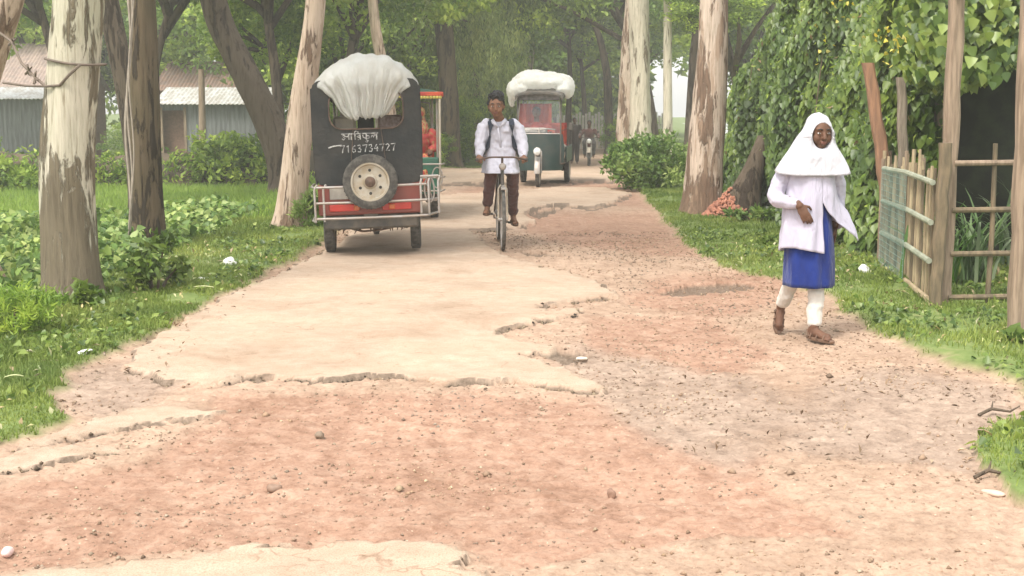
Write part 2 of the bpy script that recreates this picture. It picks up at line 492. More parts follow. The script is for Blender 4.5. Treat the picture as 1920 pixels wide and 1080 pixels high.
def groundmat():
    m, nt, b, o = newmat('dusty_broken_road')
    v = coords(nt)
    def att(n):
        a = nt.nodes.new('ShaderNodeAttribute'); a.attribute_name = n; return a.outputs['Fac']
    n1 = noise(nt, v, 2.3, 5, .6); n2 = noise(nt, v, 42, 5, .7); n3 = noise(nt, v, 9, 6, .65); n4 = noise(nt, v, 150, 3, .6)
    asphc = ramp(nt, n3, [(.35, (.39, .295, .215)), (.62, (.455, .35, .265))])
    dust = ramp(nt, n1, [(.42, (0, 0, 0)), (.62, (.5, .5, .5))])
    asphc = mixc(nt, dust.outputs[0], asphc.outputs[0], (.42, .295, .21))
    earth = ramp(nt, n3, [(.3, (.25, .17, .12)), (.5, (.335, .235, .17)), (.7, (.39, .285, .21))])
    redc = ramp(nt, n3, [(.3, (.225, .13, .088)), (.5, (.30, .185, .13)), (.7, (.36, .245, .18))])
    gryc = ramp(nt, n3, [(.3, (.20, .145, .11)), (.5, (.29, .215, .165)), (.7, (.36, .275, .215))])
    c = mixc(nt, att('red'), earth.outputs[0], redc.outputs[0])
    c = mixc(nt, att('grey'), c, gryc.outputs[0])
    # specks: chips of stone and brick
    vo = nt.nodes.new('ShaderNodeTexVoronoi'); vo.inputs['Scale'].default_value = 46; nt.links.new(v, vo.inputs['Vector'])
    vd = ramp(nt, vo.outputs['Distance'], [(.16, (1, 1, 1)), (.26, (0, 0, 0))])
    rn = ramp(nt, vo.outputs['Color'], [(.2, (.18, .11, .08)), (.45, (.33, .20, .14)), (.7, (.48, .36, .27)), (.9, (.26, .18, .14))])
    sel = ramp(nt, n2, [(.5, (0, 0, 0)), (.58, (1, 1, 1))])
    sm = mixc(nt, 1.0, vd.outputs[0], sel.outputs[0], 'MULTIPLY')
    c = mixc(nt, sm, c, rn.outputs[0])
    fine = ramp(nt, n2, [(.32, (.78, .74, .70)), (.50, (1.03, 1.02, 1.01)), (.68, (1.14, 1.14, 1.12))])
    c = mixc(nt, 1.0, c, fine.outputs[0], 'MULTIPLY')
    nb = noise(nt, v, 1.1, 6, .7); big = ramp(nt, nb, [(.34, (.88, .85, .82)), (.5, (1.05, 1.05, 1.05)), (.64, (1.16, 1.17, 1.17))])
    c = mixc(nt, 1.0, c, big.outputs[0], 'MULTIPLY')
    # hairline cracks on the asphalt
    vc = nt.nodes.new('ShaderNodeTexVoronoi'); vc.feature = 'DISTANCE_TO_EDGE'; vc.inputs['Scale'].default_value = 1.6
    wv = nt.nodes.new('ShaderNodeVectorMath'); wv.operation = 'MULTIPLY_ADD'
    nn = nt.nodes.new('ShaderNodeTexNoise'); nn.inputs['Scale'].default_value = 5; nt.links.new(v, nn.inputs['Vector'])
    nt.links.new(nn.outputs['Color'], wv.inputs[0]); wv.inputs[1].default_value = (.5, .5, .5); nt.links.new(v, wv.inputs[2])
    nt.links.new(wv.outputs[0], vc.inputs['Vector'])
    cr = ramp(nt, vc.outputs['Distance'], [(.004, (.5, .42, .36)), (.014, (1, 1, 1))])
    crs = ramp(nt, n1, [(.5, (1, 1, 1)), (.6, (0, 0, 0))])
    crk = mixc(nt, crs.outputs[0], cr.outputs[0], (1, 1, 1))
    aa = mixc(nt, .55, asphc, crk, 'MULTIPLY')
    fine2 = ramp(nt, n4, [(.36, (.80, .78, .75)), (.5, (1.0, 1.0, 1.0)), (.66, (1.07, 1.07, 1.07))])
    st_ = noise(nt, v, .9, 6, .72, .5); stn = ramp(nt, st_, [(.34, (.80, .77, .74)), (.5, (.98, .98, .98)), (.66, (1.05, 1.05, 1.04))]); aa = mixc(nt, 1.0, aa, stn.outputs[0], 'MULTIPLY')
    sp_ = ramp(nt, n2, [(.30, (.62, .56, .5)), (.40, (1, 1, 1))]); aa = mixc(nt, 1.0, aa, sp_.outputs[0], 'MULTIPLY')
    aa = mixc(nt, 1.0, aa, fine2.outputs[0], 'MULTIPLY')
    c = mixc(nt, att('asph'), c, aa)
    hr = ramp(nt, att('hole'), [(.25, (0, 0, 0)), (.7, (.85, .85, .85))]); hc_ = ramp(nt, n2, [(.35, (.075, .055, .04)), (.65, (.20, .15, .11))])
    c = mixc(nt, hr.outputs[0], c, hc_.outputs[0])
    gc = ramp(nt, n3, [(.3, (.10, .14, .04)), (.55, (.16, .21, .065)), (.75, (.25, .24, .11))])
    c = mixc(nt, att('grass'), c, gc.outputs[0])
    nt.links.new(c, b.inputs['Base Color']); b.inputs['Roughness'].default_value = .92; b.inputs['Specular IOR Level'].default_value = .15
    hh = mixc(nt, .5, n2, n4)
    bump(nt, hh, .55, .012, b)
    return m
M_ground = groundmat()
link('road', sub(Q[qr], 'road'), M_ground, kind='structure')
link('ground', sub(Q[~qr], 'ground'), M_ground, kind='structure')

# flooded pale field to the right, beyond the trees
def watermat():
    m, nt, b, o = newmat('flooded_field_water')
    b.inputs['Base Color'].default_value = (.35, .37, .33, 1); b.inputs['Roughness'].default_value = .08
    bump(nt, noise(nt, coords(nt), 1.2, 3), .15, .05, b); return m
wb = MB(); wb.add([(14, 74, -1.75), (120, 74, -1.75), (120, 260, -1.75), (14, 260, -1.75)], [(0, 1, 2, 3)], False)
wb.build('water', watermat(), kind='structure')
# ------------------------------------------------------------------ foliage
def rdir(n):
    v = rng.normal(size=(n, 3)); return v / np.linalg.norm(v, axis=1)[:, None]
def leaf_mesh(name, P, size, ratio=.42, droop=0.0, nrm=None, axis=None, fold=.12, rnd=None, heart=False):
    """one small folded leaf per point. size: (n,) lengths"""
    n = len(P); size = np.broadcast_to(size, (n,))
    a = rdir(n) if axis is None else axis + rdir(n) * .55
    a = a + np.array([0, 0, -droop]); a /= np.linalg.norm(a, axis=1)[:, None]
    q = rdir(n) if nrm is None else nrm + rdir(n) * .6
    s = np.cross(a, q); s /= (np.linalg.norm(s, axis=1)[:, None] + 1e-9)
    q = np.cross(s, a)
    L = size[:, None]
    if heart:
        pts = [(-.05, 0, 0), (.12, -.48, .10), (.50, -.36, .07), (1, 0, -.14), (.50, .36, .07), (.12, .48, .10)]
    else:
        pts = [(0, 0, 0), (.42, -ratio / 2 / 1, fold), (1, 0, -.1), (.42, ratio / 2 / 1, fold)]
    V = np.stack([P + a * L * x + s * L * y_ + q * L * z_ for x, y_, z_ in pts], 1).reshape(-1, 3)
    k = len(pts); B = np.arange(n)[:, None] * k
    if heart: Fc = np.concatenate([B + np.array([[0, 1, 2, 3]]), B + np.array([[0, 3, 4, 5]])])
    else: Fc = B + np.array([[0, 1, 2, 3]])
    r = rng.random(n) if rnd is None else rnd
    return npmesh(name, V, Fc, 4, True, {'rnd': np.repeat(r, k)})

def crown_points(kind, rad, n_clump, per, seed):
    g = np.random.default_rng(seed)
    d = g.normal(size=(n_clump, 3)); d /= np.linalg.norm(d, axis=1)[:, None]
    rr = g.random(n_clump) ** .45
    C = d * rr[:, None] * np.array(rad)
    C[:, 2] = np.where(C[:, 2] < -rad[2] * .7, C[:, 2] * .6, C[:, 2])
    cr = np.mean(rad) * (.13 + .16 * g.random(n_clump))
    P = []; T = []; D = []
    for i in range(n_clump):
        m = int(per * (.5 + g.random()))
        e = g.normal(size=(m, 3)); e /= np.linalg.norm(e, axis=1)[:, None]
        q = e * (g.random(m) ** .4)[:, None] * cr[i]
        if kind == 'weep':
            q[:, :2] *= .45; q[:, 2] = q[:, 2] * 1.0 - g.random(m) * cr[i] * 2.2
        else:
            q[:, 2] *= .6
        P.append(C[i] + q); T.append(np.full(m, g.random())); D.append(e)
    P = np.concatenate(P); T = np.concatenate(T); D = np.concatenate(D)
    return P, np.clip(T * .65 + g.random(len(T)) * .45 - .05, 0, 1), D, C

G_DARK = [(0.084, 0.140, 0.033), (0.192, 0.287, 0.058), (0.325, 0.436, 0.080), (0.748, 0.879, 0.171)]  # last stop extra bright: leaf highlights put into the colour
G_MID = [(0.101, 0.181, 0.032), (0.202, 0.324, 0.050), (0.332, 0.454, 0.072), (0.520, 0.622, 0.125)]
G_BLUE = [(0.110, 0.161, 0.048), (0.205, 0.274, 0.082), (0.327, 0.397, 0.123), (0.547, 0.595, 0.213)]
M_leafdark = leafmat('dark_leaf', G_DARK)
M_leafmid = leafmat('mid_leaf', G_MID)
M_leafblue = leafmat('greyish_leaf', G_BLUE)
CROWN = {}
def crown(kind, v):
    key = (kind, v)
    if key not in CROWN:
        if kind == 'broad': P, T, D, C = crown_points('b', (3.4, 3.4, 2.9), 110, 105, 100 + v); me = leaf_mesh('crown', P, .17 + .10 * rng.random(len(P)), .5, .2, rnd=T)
        elif kind == 'weep': P, T, D, C = crown_points('weep', (2.6, 2.6, 3.6), 120, 90, 200 + v); me = leaf_mesh('crown', P, .17 + .12 * rng.random(len(P)), .24, 1.6, rnd=T)
        elif kind == 'sparse': P, T, D, C = crown_points('weep', (3.0, 3.0, 2.6), 34, 70, 300 + v); me = leaf_mesh('crown', P, .15 + .10 * rng.random(len(P)), .25, 1.3, rnd=T)
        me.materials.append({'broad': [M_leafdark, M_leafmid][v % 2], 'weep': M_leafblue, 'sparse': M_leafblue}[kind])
        CROWN[key] = (me, C)
    return CROWN[key]

B_pale = barkmat('pale_peeling_bark', (.58, .52, .43), (.46, .43, .34), (.19, .14, .09), .32, 0, seed=3)
B_tree1 = barkmat('pale_bark_with_brown_base', (.52, .47, .385), (.37, .36, .27), (.15, .115, .07), .43, 1.6, seed=1.0)
B_pink = barkmat('pinkish_peeling_bark', (.56, .45, .36), (.45, .33, .25), (.20, .12, .075), .42, 0, rust=(.33, .23, .16), seed=5)
B_rust = barkmat('rusty_peeling_bark', (.60, .50, .42), (.48, .37, .29), (.20, .12, .075), .50, .7, rust=(.35, .24, .165), seed=11)
B_dark = barkmat('dark_brown_bark', (.13, .10, .075), (.085, .065, .045), (.05, .035, .025), .5, 0, seed=8)
B_brown = barkmat('brown_mossy_bark', (.13, .095, .062), (.095, .078, .046), (.045, .034, .024), .5, 0, seed=15)

def trunk_mesh(path, rad, n=20, flare=1.35, seed=0, limbs=(), rough=.10):
    """path in local metres from the base; ragged tapered trunk"""
    mb = MB(); pts = [Vector(p) for p in path]
    # resample
    Pn = []; Rn = []
    m = len(pts)
    for i in range(m - 1):
        L = (pts[i + 1] - pts[i]).length; k = max(2, int(L / .11))
        if L > 3: k = int(L / .3)
        for j in range(k):
            t = j / k
            p1 = pts[i]; p2 = pts[i + 1]; Ls = (p2 - p1).length
            def tn(q_):
                if q_ == 0: return (pts[1] - pts[0]).normalized()
                if q_ == m - 1: return (pts[-1] - pts[-2]).normalized()
                return ((pts[q_ + 1] - pts[q_]).normalized() + (pts[q_] - pts[q_ - 1]).normalized()).normalized()
            m1 = tn(i) * Ls; m2 = tn(i + 1) * Ls; t2 = t * t; t3 = t2 * t
            q = p1 * (2 * t3 - 3 * t2 + 1) + m1 * (t3 - 2 * t2 + t) + p2 * (3 * t2 - 2 * t3) + m2 * (t3 - t2)
            Pn.append(q); Rn.append(rad[i] * (1 - t) + rad[i + 1] * t)
    Pn.append(pts[-1]); Rn.append(rad[-1])
    rings = []
    for i, (p, r) in enumerate(zip(Pn, Rn)):
        h = (p - Pn[0]).length
        fl = 1 + (flare - 1) * math.exp(-h / .28)
        ringp = []
        a = np.arange(n) * 2 * PI / n
        nz = vn3(np.stack([np.cos(a) * 1.6 + 9, np.sin(a) * 1.6 + 9, np.full(n, h * .8)], 1), seed) - .5
        nz2 = vn3(np.stack([np.cos(a) * 5 + 19, np.sin(a) * 5 + 9, np.full(n, h * 4)], 1), seed + 3) - .5
        root = .20 * math.exp(-h / .16) * np.abs(np.sin(a * 2.5 + seed))
        rr = r * fl * (1 + rough * 2 * nz + rough * .8 * nz2 + root)
        for k in range(n): ringp.append(p + Vector((math.cos(a[k]) * rr[k], math.sin(a[k]) * rr[k], 0)))
        rings.append(ringp)
    rings.insert(0, [q + Vector((0, 0, -.3)) for q in rings[0]])
    mb.loft(rings)
    for (p, r, q) in limbs:
        p = Vector(p); q = Vector(q); mid = (p + q) / 2 + Vector((random.uniform(-.2, .2), random.uniform(-.2, .2), random.uniform(.1, .4))) * (q - p).length * .25
        mb.tube([p, mid, q], [r, r * .7, r * .25], 8)
    return mb.mesh('trunk')

def tree(name, label, cat, base, path, rad, bark, kind=None, v=0, cz=None, cs=1.0, flare=1.35, seed=0, group=None, crot=None, sq=1.0, nl=8, n=20, xoff=(0, 0), rough=.10):
    """path: local points (x,y,z). crown centre sits cz above base on the last path point"""
    e = empty(name, base, label=label, cat=cat, group=group)
    top = Vector(path[-1]); limbs = []
    if kind:
        me, C = crown(kind, v); cc = Vector((top.x + xoff[0], top.y + xoff[1], cz))
        rot = random.uniform(0, 6.28) if crot is None else crot
        Mr = Matrix.Rotation(rot, 3, 'Z')
        sel = sorted(range(len(C)), key=lambda i: -np.linalg.norm(C[i]))[:nl * 3]
        random.shuffle(sel)
        p2 = Vector(path[-2])
        for i in sel[:nl]:
            q = cc + Mr @ (Vector(C[i]) * cs * .85); q.z = cc.z + (q.z - cc.z) * sq
            t = random.uniform(.35, 1); st = p2.lerp(top, t)
            limbs.append((st, rad[-1] * .9 + .02, q))
    tm = trunk_mesh(path, rad, n, flare, seed, limbs, rough)
    link('trunk', tm, bark, e)
    if kind:
        c = bpy.data.objects.new('crown', me); COL.objects.link(c); c.parent = e
        c.location = cc; c.rotation_euler = (0, 0, rot); c.scale = (cs, cs, cs * sq)
    return e

def px_tree(name, label, cat, d, pts, bark, kind='sparse', v=0, cz=11, top=10, seed=0, cs=1.0, flare=1.3, group=None, sq=1.0, n=24, rough=.1, base_z=None, xoff=(0, 0)):
    """pts: list of (px, py, width px) at depth d from base up; continued straight to height top"""
    w = [W(a, b, d) for a, b, _ in pts]; r = [c / 2 * d * .93 / F for _, _, c in pts]
    bz = gz(w[0].x, d) if base_z is None else base_z
    base = Vector((w[0].x, d, bz))
    path = [p - base for p in w]; path[0].z = 0
    if top > path[-1].z + .5:
        dr = (path[-1] - path[-2]).normalized(); k = (top - path[-1].z) / max(dr.z, .3)
        e = path[-1] + dr * k; e.x = path[-1].x + (e.x - path[-1].x) * .6
        path.append(e); r.append(max(r[-1] * .45, .04))
    return tree(name, label, cat, base, path, r, bark, kind, v, cz, cs, flare, seed, group, sq=sq, n=n, rough=rough, xoff=xoff)

TG = 'eucalyptus trees lining the road'
# left side, front to back
px_tree('eucalyptus_tree', 'smooth pinkish eucalyptus trunk leaning away at the left edge of the view', 'tree', 10.9,
        [(-22, 572, 100), (-70, 420, 84), (-62, 250, 80), (-20, 90, 78), (8, 0, 74)], B_pink, seed=2, v=0, top=9.5, cz=11)
px_tree('eucalyptus_tree', 'thick pale eucalyptus trunk with brown patches and a wire tied round it', 'tree', 10.15,
        [(136, 600, 112), (130, 440, 108), (128, 300, 106), (138, 130, 102), (148, 0, 98)], B_tree1, seed=4, v=1, top=10, cz=11.5, flare=1.2)
px_tree('vine_clad_tree', 'dark brown trunk with a pale woody vine running up its left side', 'tree', 14.3,
        [(281, 486, 66), (275, 350, 62), (271, 200, 58), (268, 80, 56), (266, 0, 56)], B_brown, seed=6, v=0, top=10, cz=11.5, flare=1.25)
px_tree('dark_tree', 'dark leaning trunk seen between the thick pale trunk and the vine-clad trunk', 'tree', 21,
        [(262, 380, 40), (252, 280, 40), (238, 180, 40), (215, 60, 42), (200, -20, 40)], B_dark, seed=7, kind='broad', v=0, top=7, cz=8.0, cs=.9)
px_tree('dark_tree', 'dark curving trunk leaning left over the weeds between the shed and the road', 'tree', 25,
        [(548, 352, 74), (528, 290, 66), (490, 200, 62), (450, 120, 60), (412, 40, 56), (395, -20, 52)], B_dark, seed=8, kind='broad', v=1, top=6.2, cz=7.4, cs=.95)
px_tree('eucalyptus_tree', 'pinkish pale eucalyptus trunk leaning right just left of the black rickshaw', 'tree', 16.6,
        [(547, 440, 62), (553, 330, 56), (566, 200, 50), (582, 90, 44), (592, 0, 40)], B_pink, seed=9, v=1, top=10, cz=11.5, flare=1.2)
# right side
px_tree('eucalyptus_tree', 'big pale and rust eucalyptus trunk standing beside the brick rubble', 'tree', 18.6,
        [(1316, 396, 74), (1320, 330, 72), (1328, 220, 68), (1336, 100, 60), (1338, 0, 56)], B_rust, seed=10, v=0, top=11, cz=12.5, flare=1.12, rough=.11)
px_tree('eucalyptus_tree', 'broad pale trunk behind the roadside bush, left of the slender pole-like trunk', 'tree', 34,
        [(1201, 300, 44), (1202, 200, 42), (1200, 100, 40), (1198, 0, 38)], B_pale, seed=11, v=1, top=11, cz=12.5, rough=.15, kind='sparse')
px_tree('eucalyptus_tree', 'knotty pale trunk with shedding bark, leftmost of the trunks right of the road', 'tree', 37,
        [(1170, 296, 32), (1172, 210, 30), (1176, 110, 28), (1184, 0, 26)], B_rust, seed=12, v=0, top=11, cz=12.5, rough=.2, kind='weep', cs=.8)
px_tree('eucalyptus_tree', 'slender straight pale grey trunk standing like a pole behind the bush', 'tree', 33,
        [(1252, 300, 20), (1252, 200, 18), (1252, 100, 17), (1252, 0, 16)], B_pale, seed=13, v=1, top=11, cz=12, kind='sparse')
px_tree('dark_tree', 'slim dark trunk left of the knotty pale trunk at the road side', 'tree', 58,
        [(1143, 268, 18), (1141, 200, 17), (1138, 140, 15), (1120, 60, 13), (1100, 20, 12)], B_dark, seed=14, kind='broad', v=0, top=7, cz=8.5, cs=1.15)
# left of the road, behind the rickshaws
px_tree('eucalyptus_tree', 'brown shaggy trunk hung with leaves behind the green rickshaw', 'tree', 42,
        [(846, 290, 42), (842, 200, 38), (836, 100, 36), (828, 0, 34)], B_brown, seed=16, kind='weep', v=0, top=9, cz=8.5, cs=.9)
px_tree('eucalyptus_tree', 'pale thin trunk with rusty bark above the plastic covered rickshaw roof', 'tree', 31,
        [(742, 330, 26), (735, 240, 24), (722, 150, 22), (705, 60, 22), (698, 0, 20)], B_pink, seed=17, kind='weep', v=1, top=8, cz=8.0, cs=.85)
px_tree('eucalyptus_tree', 'thin pale trunk leaning right above the cyclist and far rickshaw', 'tree', 60,
        [(985, 268, 14), (988, 200, 13), (996, 110, 12), (1006, 50, 10)], B_pale, seed=18, kind='weep', v=0, top=8, cz=9.5, cs=1.0)
px_tree('eucalyptus_tree', 'thin dark trunk between the cyclist and the shaggy brown trunk', 'tree', 55,
        [(896, 275, 14), (895, 200, 13), (892, 120, 12)], B_brown, seed=19, kind='weep', v=1, top=8, cz=7.5, cs=1.0)

# background trees
def bg(x, y, kind, v, cz, cs, label, sq=1.0, name='roadside_tree', bark=None, r=.16):
    z = gz(x, y); h = cz * .8
    tree(name, label, 'tree', (x, y, z), [(0, 0, 0), (random.uniform(-.3, .3), 0, h * .5), (random.uniform(-.5, .5), 0, h)], [r, r * .8, r * .5],
         bark or B_dark, kind, v, cz, cs, 1.3, random.randint(0, 50), 'trees in the green background', sq=sq, n=10, nl=6)
LB = ['dense dark green tree among the trees behind the sheds', 'feathery grey-green tree hanging over the far end of the road', 'mid green leafy tree in the background across the field']
for (px, d, kind, v, cz, cs, sq, l) in [
    (-60, 62, 'broad', 0, 6.2, 1.35, 1, 0), (60, 56, 'broad', 1, 6.8, 1.1, .8, 2), (190, 60, 'broad', 0, 6.0, 1.3, 1, 0), (330, 57, 'broad', 1, 6.9, 1.2, .75, 2),
    (450, 54, 'broad', 1, 5.6, 1.25, .9, 2), (560, 50, 'broad', 0, 4.8, 1.1, 1, 0), (640, 44, 'broad', 0, 4.6, 1.0, 1, 0), (520, 38, 'broad', 1, 4.6, .7, .9, 2),
    (700, 52, 'broad', 1, 4.4, 1.1, 1, 2), (770, 46, 'weep', 0, 4.8, .9, 1, 1), (790, 60, 'broad', 0, 4.5, 1.3, 1, 0), (870, 50, 'weep', 1, 4.9, .9, 1, 1),
    (880, 68, 'broad', 1, 4.6, 1.4, 1, 2), (960, 75, 'broad', 0, 5.2, 1.5, 1, 0), (930, 58, 'broad', 1, 5.8, 1.0, .8, 2), (1045, 82, 'broad', 0, 6.2, 1.5, 1, 0),
    (1060, 60, 'broad', 0, 7.2, 1.1, .8, 0), (1100, 70, 'broad', 0, 6.8, 1.2, .85, 0), (1215, 75, 'broad', 1, 6.8, 1.3, .8, 2), (1290, 62, 'broad', 0, 7.4, 1.2, .75, 0),
    (1400, 55, 'broad', 1, 6.3, 1.2, .75, 2), (1500, 60, 'broad', 0, 6.2, 1.3, .9, 0), (1640, 50, 'broad', 0, 5, 1.3, 1, 0), (1800, 45, 'broad', 1, 5, 1.3, 1, 2), (1950, 40, 'broad', 0, 5, 1.3, 1, 0),
    (1385, 33, 'broad', 0, 4.3, .50, .7, 0), (-120, 40, 'broad', 1, 6, 1.1, 1, 2), (700, 74, 'broad', 0, 6.5, 1.5, 1, 0), (480, 72, 'broad', 0, 7, 1.5, 1, 0), (300, 75, 'broad', 0, 7, 1.6, 1, 0), (100, 74, 'broad', 0, 7, 1.6, 1, 0), (820, 85, 'broad', 0, 7, 1.6, 1, 0), (1180, 88, 'broad', 0, 8.5, 1.5, .9, 0)]:
    p = W(px, 250, d); bg(p.x, d, kind, v, cz, cs, LB[l], sq)

for i, (px, d, k, sq) in enumerate([(655, 38, .42, 1.0), (615, 47, .6, 1.1), (720, 43, .5, 1.1), (775, 49, .6, 1.2), (865, 47, .40, 1.2), (925, 57, .6, 1.2), (975, 66, .62, 1.2), (890, 70, .8, 1.1), (1185, 50, .34, 1.0), (400, 48, .5, .8), (-40, 62, .5, .7), (120, 63, .5, .7), (250, 52, .42, .8), (520, 46, .45, .8), (600, 40, .36, .8), (680, 48, .5, .8), (760, 55, .5, .9), (800, 41, .28, .9), (870, 56, .42, .9), (920, 64, .45, .9), (985, 72, .5, .8), (1175, 62, .42, .8), (1450, 42, .5, .8), (1560, 40, .5, .8), (430, 62, .5, .8), (-140, 34, .5, .8), (640, 60, .6, .9)]):
    p = W(px, 250, d); me, C = crown('broad', (i + 1) % 2); e = empty('bush', (p.x, d, gz(p.x, d)), random.uniform(0, 6), label='shaggy green bush in the undergrowth below the background trees', cat='bush', group='bushes under the background trees')
    link('foliage', me.copy() if False else me, None, e); c = e.children[0]; c.scale = (k, k, k * sq); c.location = (0, 0, 2.4 * k * sq)
    mb = MB(); mb.tube([(0, 0, -.2), (.1, 0, 1.2 * k * sq), (0, .1, 2.2 * k * sq)], [.08, .06, .03], 6); mb.build('stem', B_dark, e)

# trees leaning over the road whose low crowns close the top of the view
for (px, d, ox, kind, v, cz, cs, l) in [(640, 36, 1.0, 'broad', 1, 6.3, .95, 'leafy tree leaning over the road above the black rickshaw'), (735, 44, 2.2, 'weep', 0, 7.0, .95, 'weeping tree overhanging the road above the cyclist'),
        (1235, 46, -2.6, 'broad', 0, 7.1, 1.0, 'broad tree reaching over the road from the right above the far rickshaw'), (780, 56, 3.0, 'broad', 1, 7.0, 1.1, 'tall leafy tree arching over the far part of the road'),
        (528, 31, -.6, 'broad', 1, 5.9, .75, 'leafy tree above the white-roofed shed'), (272, 34, 1.5, 'broad', 0, 6.2, .85, 'dense green tree whose crown hangs before the rusty roof'), (1290, 40, 0.6, 'weep', 1, 7.6, .8, 'weeping tree behind the rusty eucalyptus trunk'), (128, 33, -1.2, 'broad', 1, 6.4, .8, 'leafy tree above the left shed')]:
    p = W(px, 250, d); z = gz(p.x, d)
    tree('overhanging_tree', l, 'tree', (p.x, d, z), [(0, 0, 0), (ox * .2, 0, cz * .45), (ox * .7, 0, cz * .85)], [.15, .12, .08], B_dark, kind, v, cz, cs, 1.2, int(px) % 50, None, n=10, nl=7, xoff=(ox * .5, 0))

# far wood as one mass behind everything
def mass(name, boxes, n, size, mat, seed=0, ratio=.5, droop=.3, parent=None, nrmout=None, **k):
    P = []
    for (x0, x1, y0, y1, z0, z1, w) in boxes:
        m = int(n * w); q = rng.random((m, 3)); P.append(np.stack([x0 + (x1 - x0) * q[:, 0], y0 + (y1 - y0) * q[:, 1], z0 + (z1 - z0) * q[:, 2]], 1))
    P = np.concatenate(P)
    keep = fbm(P[:, 0] * .22, P[:, 2] * .3 + P[:, 1] * .2, 3, seed) > .38
    P = P[keep]
    me = leaf_mesh(name, P, size * (.7 + .6 * rng.random(len(P))), ratio, droop)
    return link(name, me, mat, parent, **k)
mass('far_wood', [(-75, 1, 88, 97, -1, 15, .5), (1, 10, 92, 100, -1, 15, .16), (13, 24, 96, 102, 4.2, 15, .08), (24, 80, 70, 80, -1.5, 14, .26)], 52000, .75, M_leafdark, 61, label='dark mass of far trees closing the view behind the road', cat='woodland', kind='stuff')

# ------------------------------------------------------------------ bushes
def bush(label, loc, rad, n, size, mat, name='leafy_bush', ratio=.5, droop=.2, group=None, stems=7, heart=False, seed=1):
    e = empty(name, loc, label=label, cat='bush', group=group)
    g = np.random.default_rng(seed)
    k = max(6, int(n / 60)); d = g.normal(size=(k, 3)); d /= np.linalg.norm(d, axis=1)[:, None]
    C = d * (g.random(k) ** .4)[:, None] * np.array(rad) * .85; C[:, 2] += rad[2] * .8; C[:, 2] = np.maximum(C[:, 2], .04)
    idx = g.integers(0, k, n); e3 = g.normal(size=(n, 3)); e3 /= np.linalg.norm(e3, axis=1)[:, None]
    P = C[idx] + e3 * (g.random(n) ** .5)[:, None] * min(rad) * .32
    P[:, 2] = np.maximum(P[:, 2], .02)
    t = np.clip(.6 * (idx * .618 % 1) + .4 * g.random(n), 0, 1)
    me = leaf_mesh('foliage', P, size * (.6 + .7 * g.random(n)), ratio, droop, rnd=t, heart=heart)
    link('foliage', me, mat, e)
    mb = MB()
    for i in range(stems):
        c = C[i % k]; mb.tube([(c[0] * .15, c[1] * .15, -.05), (c[0] * .5, c[1] * .5, c[2] * .55), tuple(c)], [.012 + rad[2] * .008, .008 + rad[2] * .004, .004], 6)
    mb.build('stem', B_dark, e)
    return e
def gbush(px, py, *a, **k):
    p = G(px, py); return bush(k.pop('label'), (p.x, p.y, sz(p.x, p.y) - .03), *a, **k)
M_weed = leafmat('bright_weed_leaf', [(0.073, 0.138, 0.028), (0.139, 0.235, 0.048), (0.245, 0.345, 0.083), (0.426, 0.497, 0.193)], .3)
M_creep = leafmat('creeper_leaf', [(0.049, 0.089, 0.016), (0.091, 0.155, 0.025), (0.167, 0.239, 0.040), (0.306, 0.381, 0.098)], .3, .4, .45)
gbush(1224, 355, (1.0, 1.1, .62), 5200, .11, M_weed, label='big leafy green bush on the right verge before the pale trunks', seed=3, ratio=.45)
gbush(1175, 322, (.8, 1.2, .40), 1800, .14, M_leafmid, label='low bush at the foot of the knotty pale trunk', seed=4)
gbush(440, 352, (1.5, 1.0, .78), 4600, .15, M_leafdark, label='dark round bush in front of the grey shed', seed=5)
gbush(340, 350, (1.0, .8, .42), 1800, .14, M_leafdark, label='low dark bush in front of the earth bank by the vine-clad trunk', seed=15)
gbush(25, 640, (.42, .45, .22), 3400, .06, M_leafmid, label='dark low tuft of grass and leaves at the left edge of the verge', seed=6, ratio=.2, droop=-.6)
gbush(165, 585, (.38, .3, .17), 420, .085, M_creep, label='small creeper growing round the foot of the thick pale trunk', seed=7, heart=True, name='creeper')
gbush(290, 555, (.36, .3, .30), 700, .08, M_creep, label='leafy weed climbing the foot of the vine-clad trunk', seed=8, name='creeper')
gbush(590, 425, (.35, .7, .26), 1300, .10, M_weed, label='tall weeds on the verge beside the black rickshaw', seed=9, ratio=.25, droop=-.8)
gbush(20, 360, (1.6, .9, .42), 2200, .15, M_leafmid, label='weedy bush below the left shed', seed=10)
gbush(180, 352, (1.8, .9, .38), 2400, .15, M_leafmid, label='weedy bush between the two sheds', seed=11)
gbush(1500, 470, (.5, .45, .14), 900, .07, M_creep, label='low leafy weeds at the foot of the creeper wall', seed=12)
gbush(1905, 655, (.10, .08, .05), 60, .09, M_creep, label='small broad leaved weed at the foot of the near gate post', seed=13, heart=True)
gbush(1420, 420, (.6, .4, .12), 900, .08, M_weed, label='low weeds in front of the brick rubble', seed=14)

# broad-leaved weeds covering the field edge on the left (stuff)
def scatter(n, pred, xr, yr, g=rng, pw=1.0):
    x = xr[0] + (xr[1] - xr[0]) * g.random(n); y = yr[0] + (yr[1] - yr[0]) * g.random(n) ** pw
    k = pred(x, y); return x[k], y[k]
x, y = scatter(42000, lambda x, y: (x - cline(y) < -3.5 - .35 * vn(x * .9, y * .9, 2)) & (x > -13), (-13, -3), (7.5, 19.5), pw=1.0)
keep = fbm(x * .8, y * .8, 3, 71) > .36; x = x[keep]; y = y[keep]
hh = .04 + .30 * rng.random(len(x)) * sstep(-3.4, -4.4, x)
P = np.stack([x, y, surf(x, y) + hh], 1)
link('weed_patch', leaf_mesh('weed_patch', P, .05 + .065 * rng.random(len(x)), .6, .25, nrm=np.tile([0, -.3, 1.], (len(x), 1)), heart=True), M_weed, label='broad leaved green weeds growing along the edge of the left field', cat='weeds', kind='stuff')

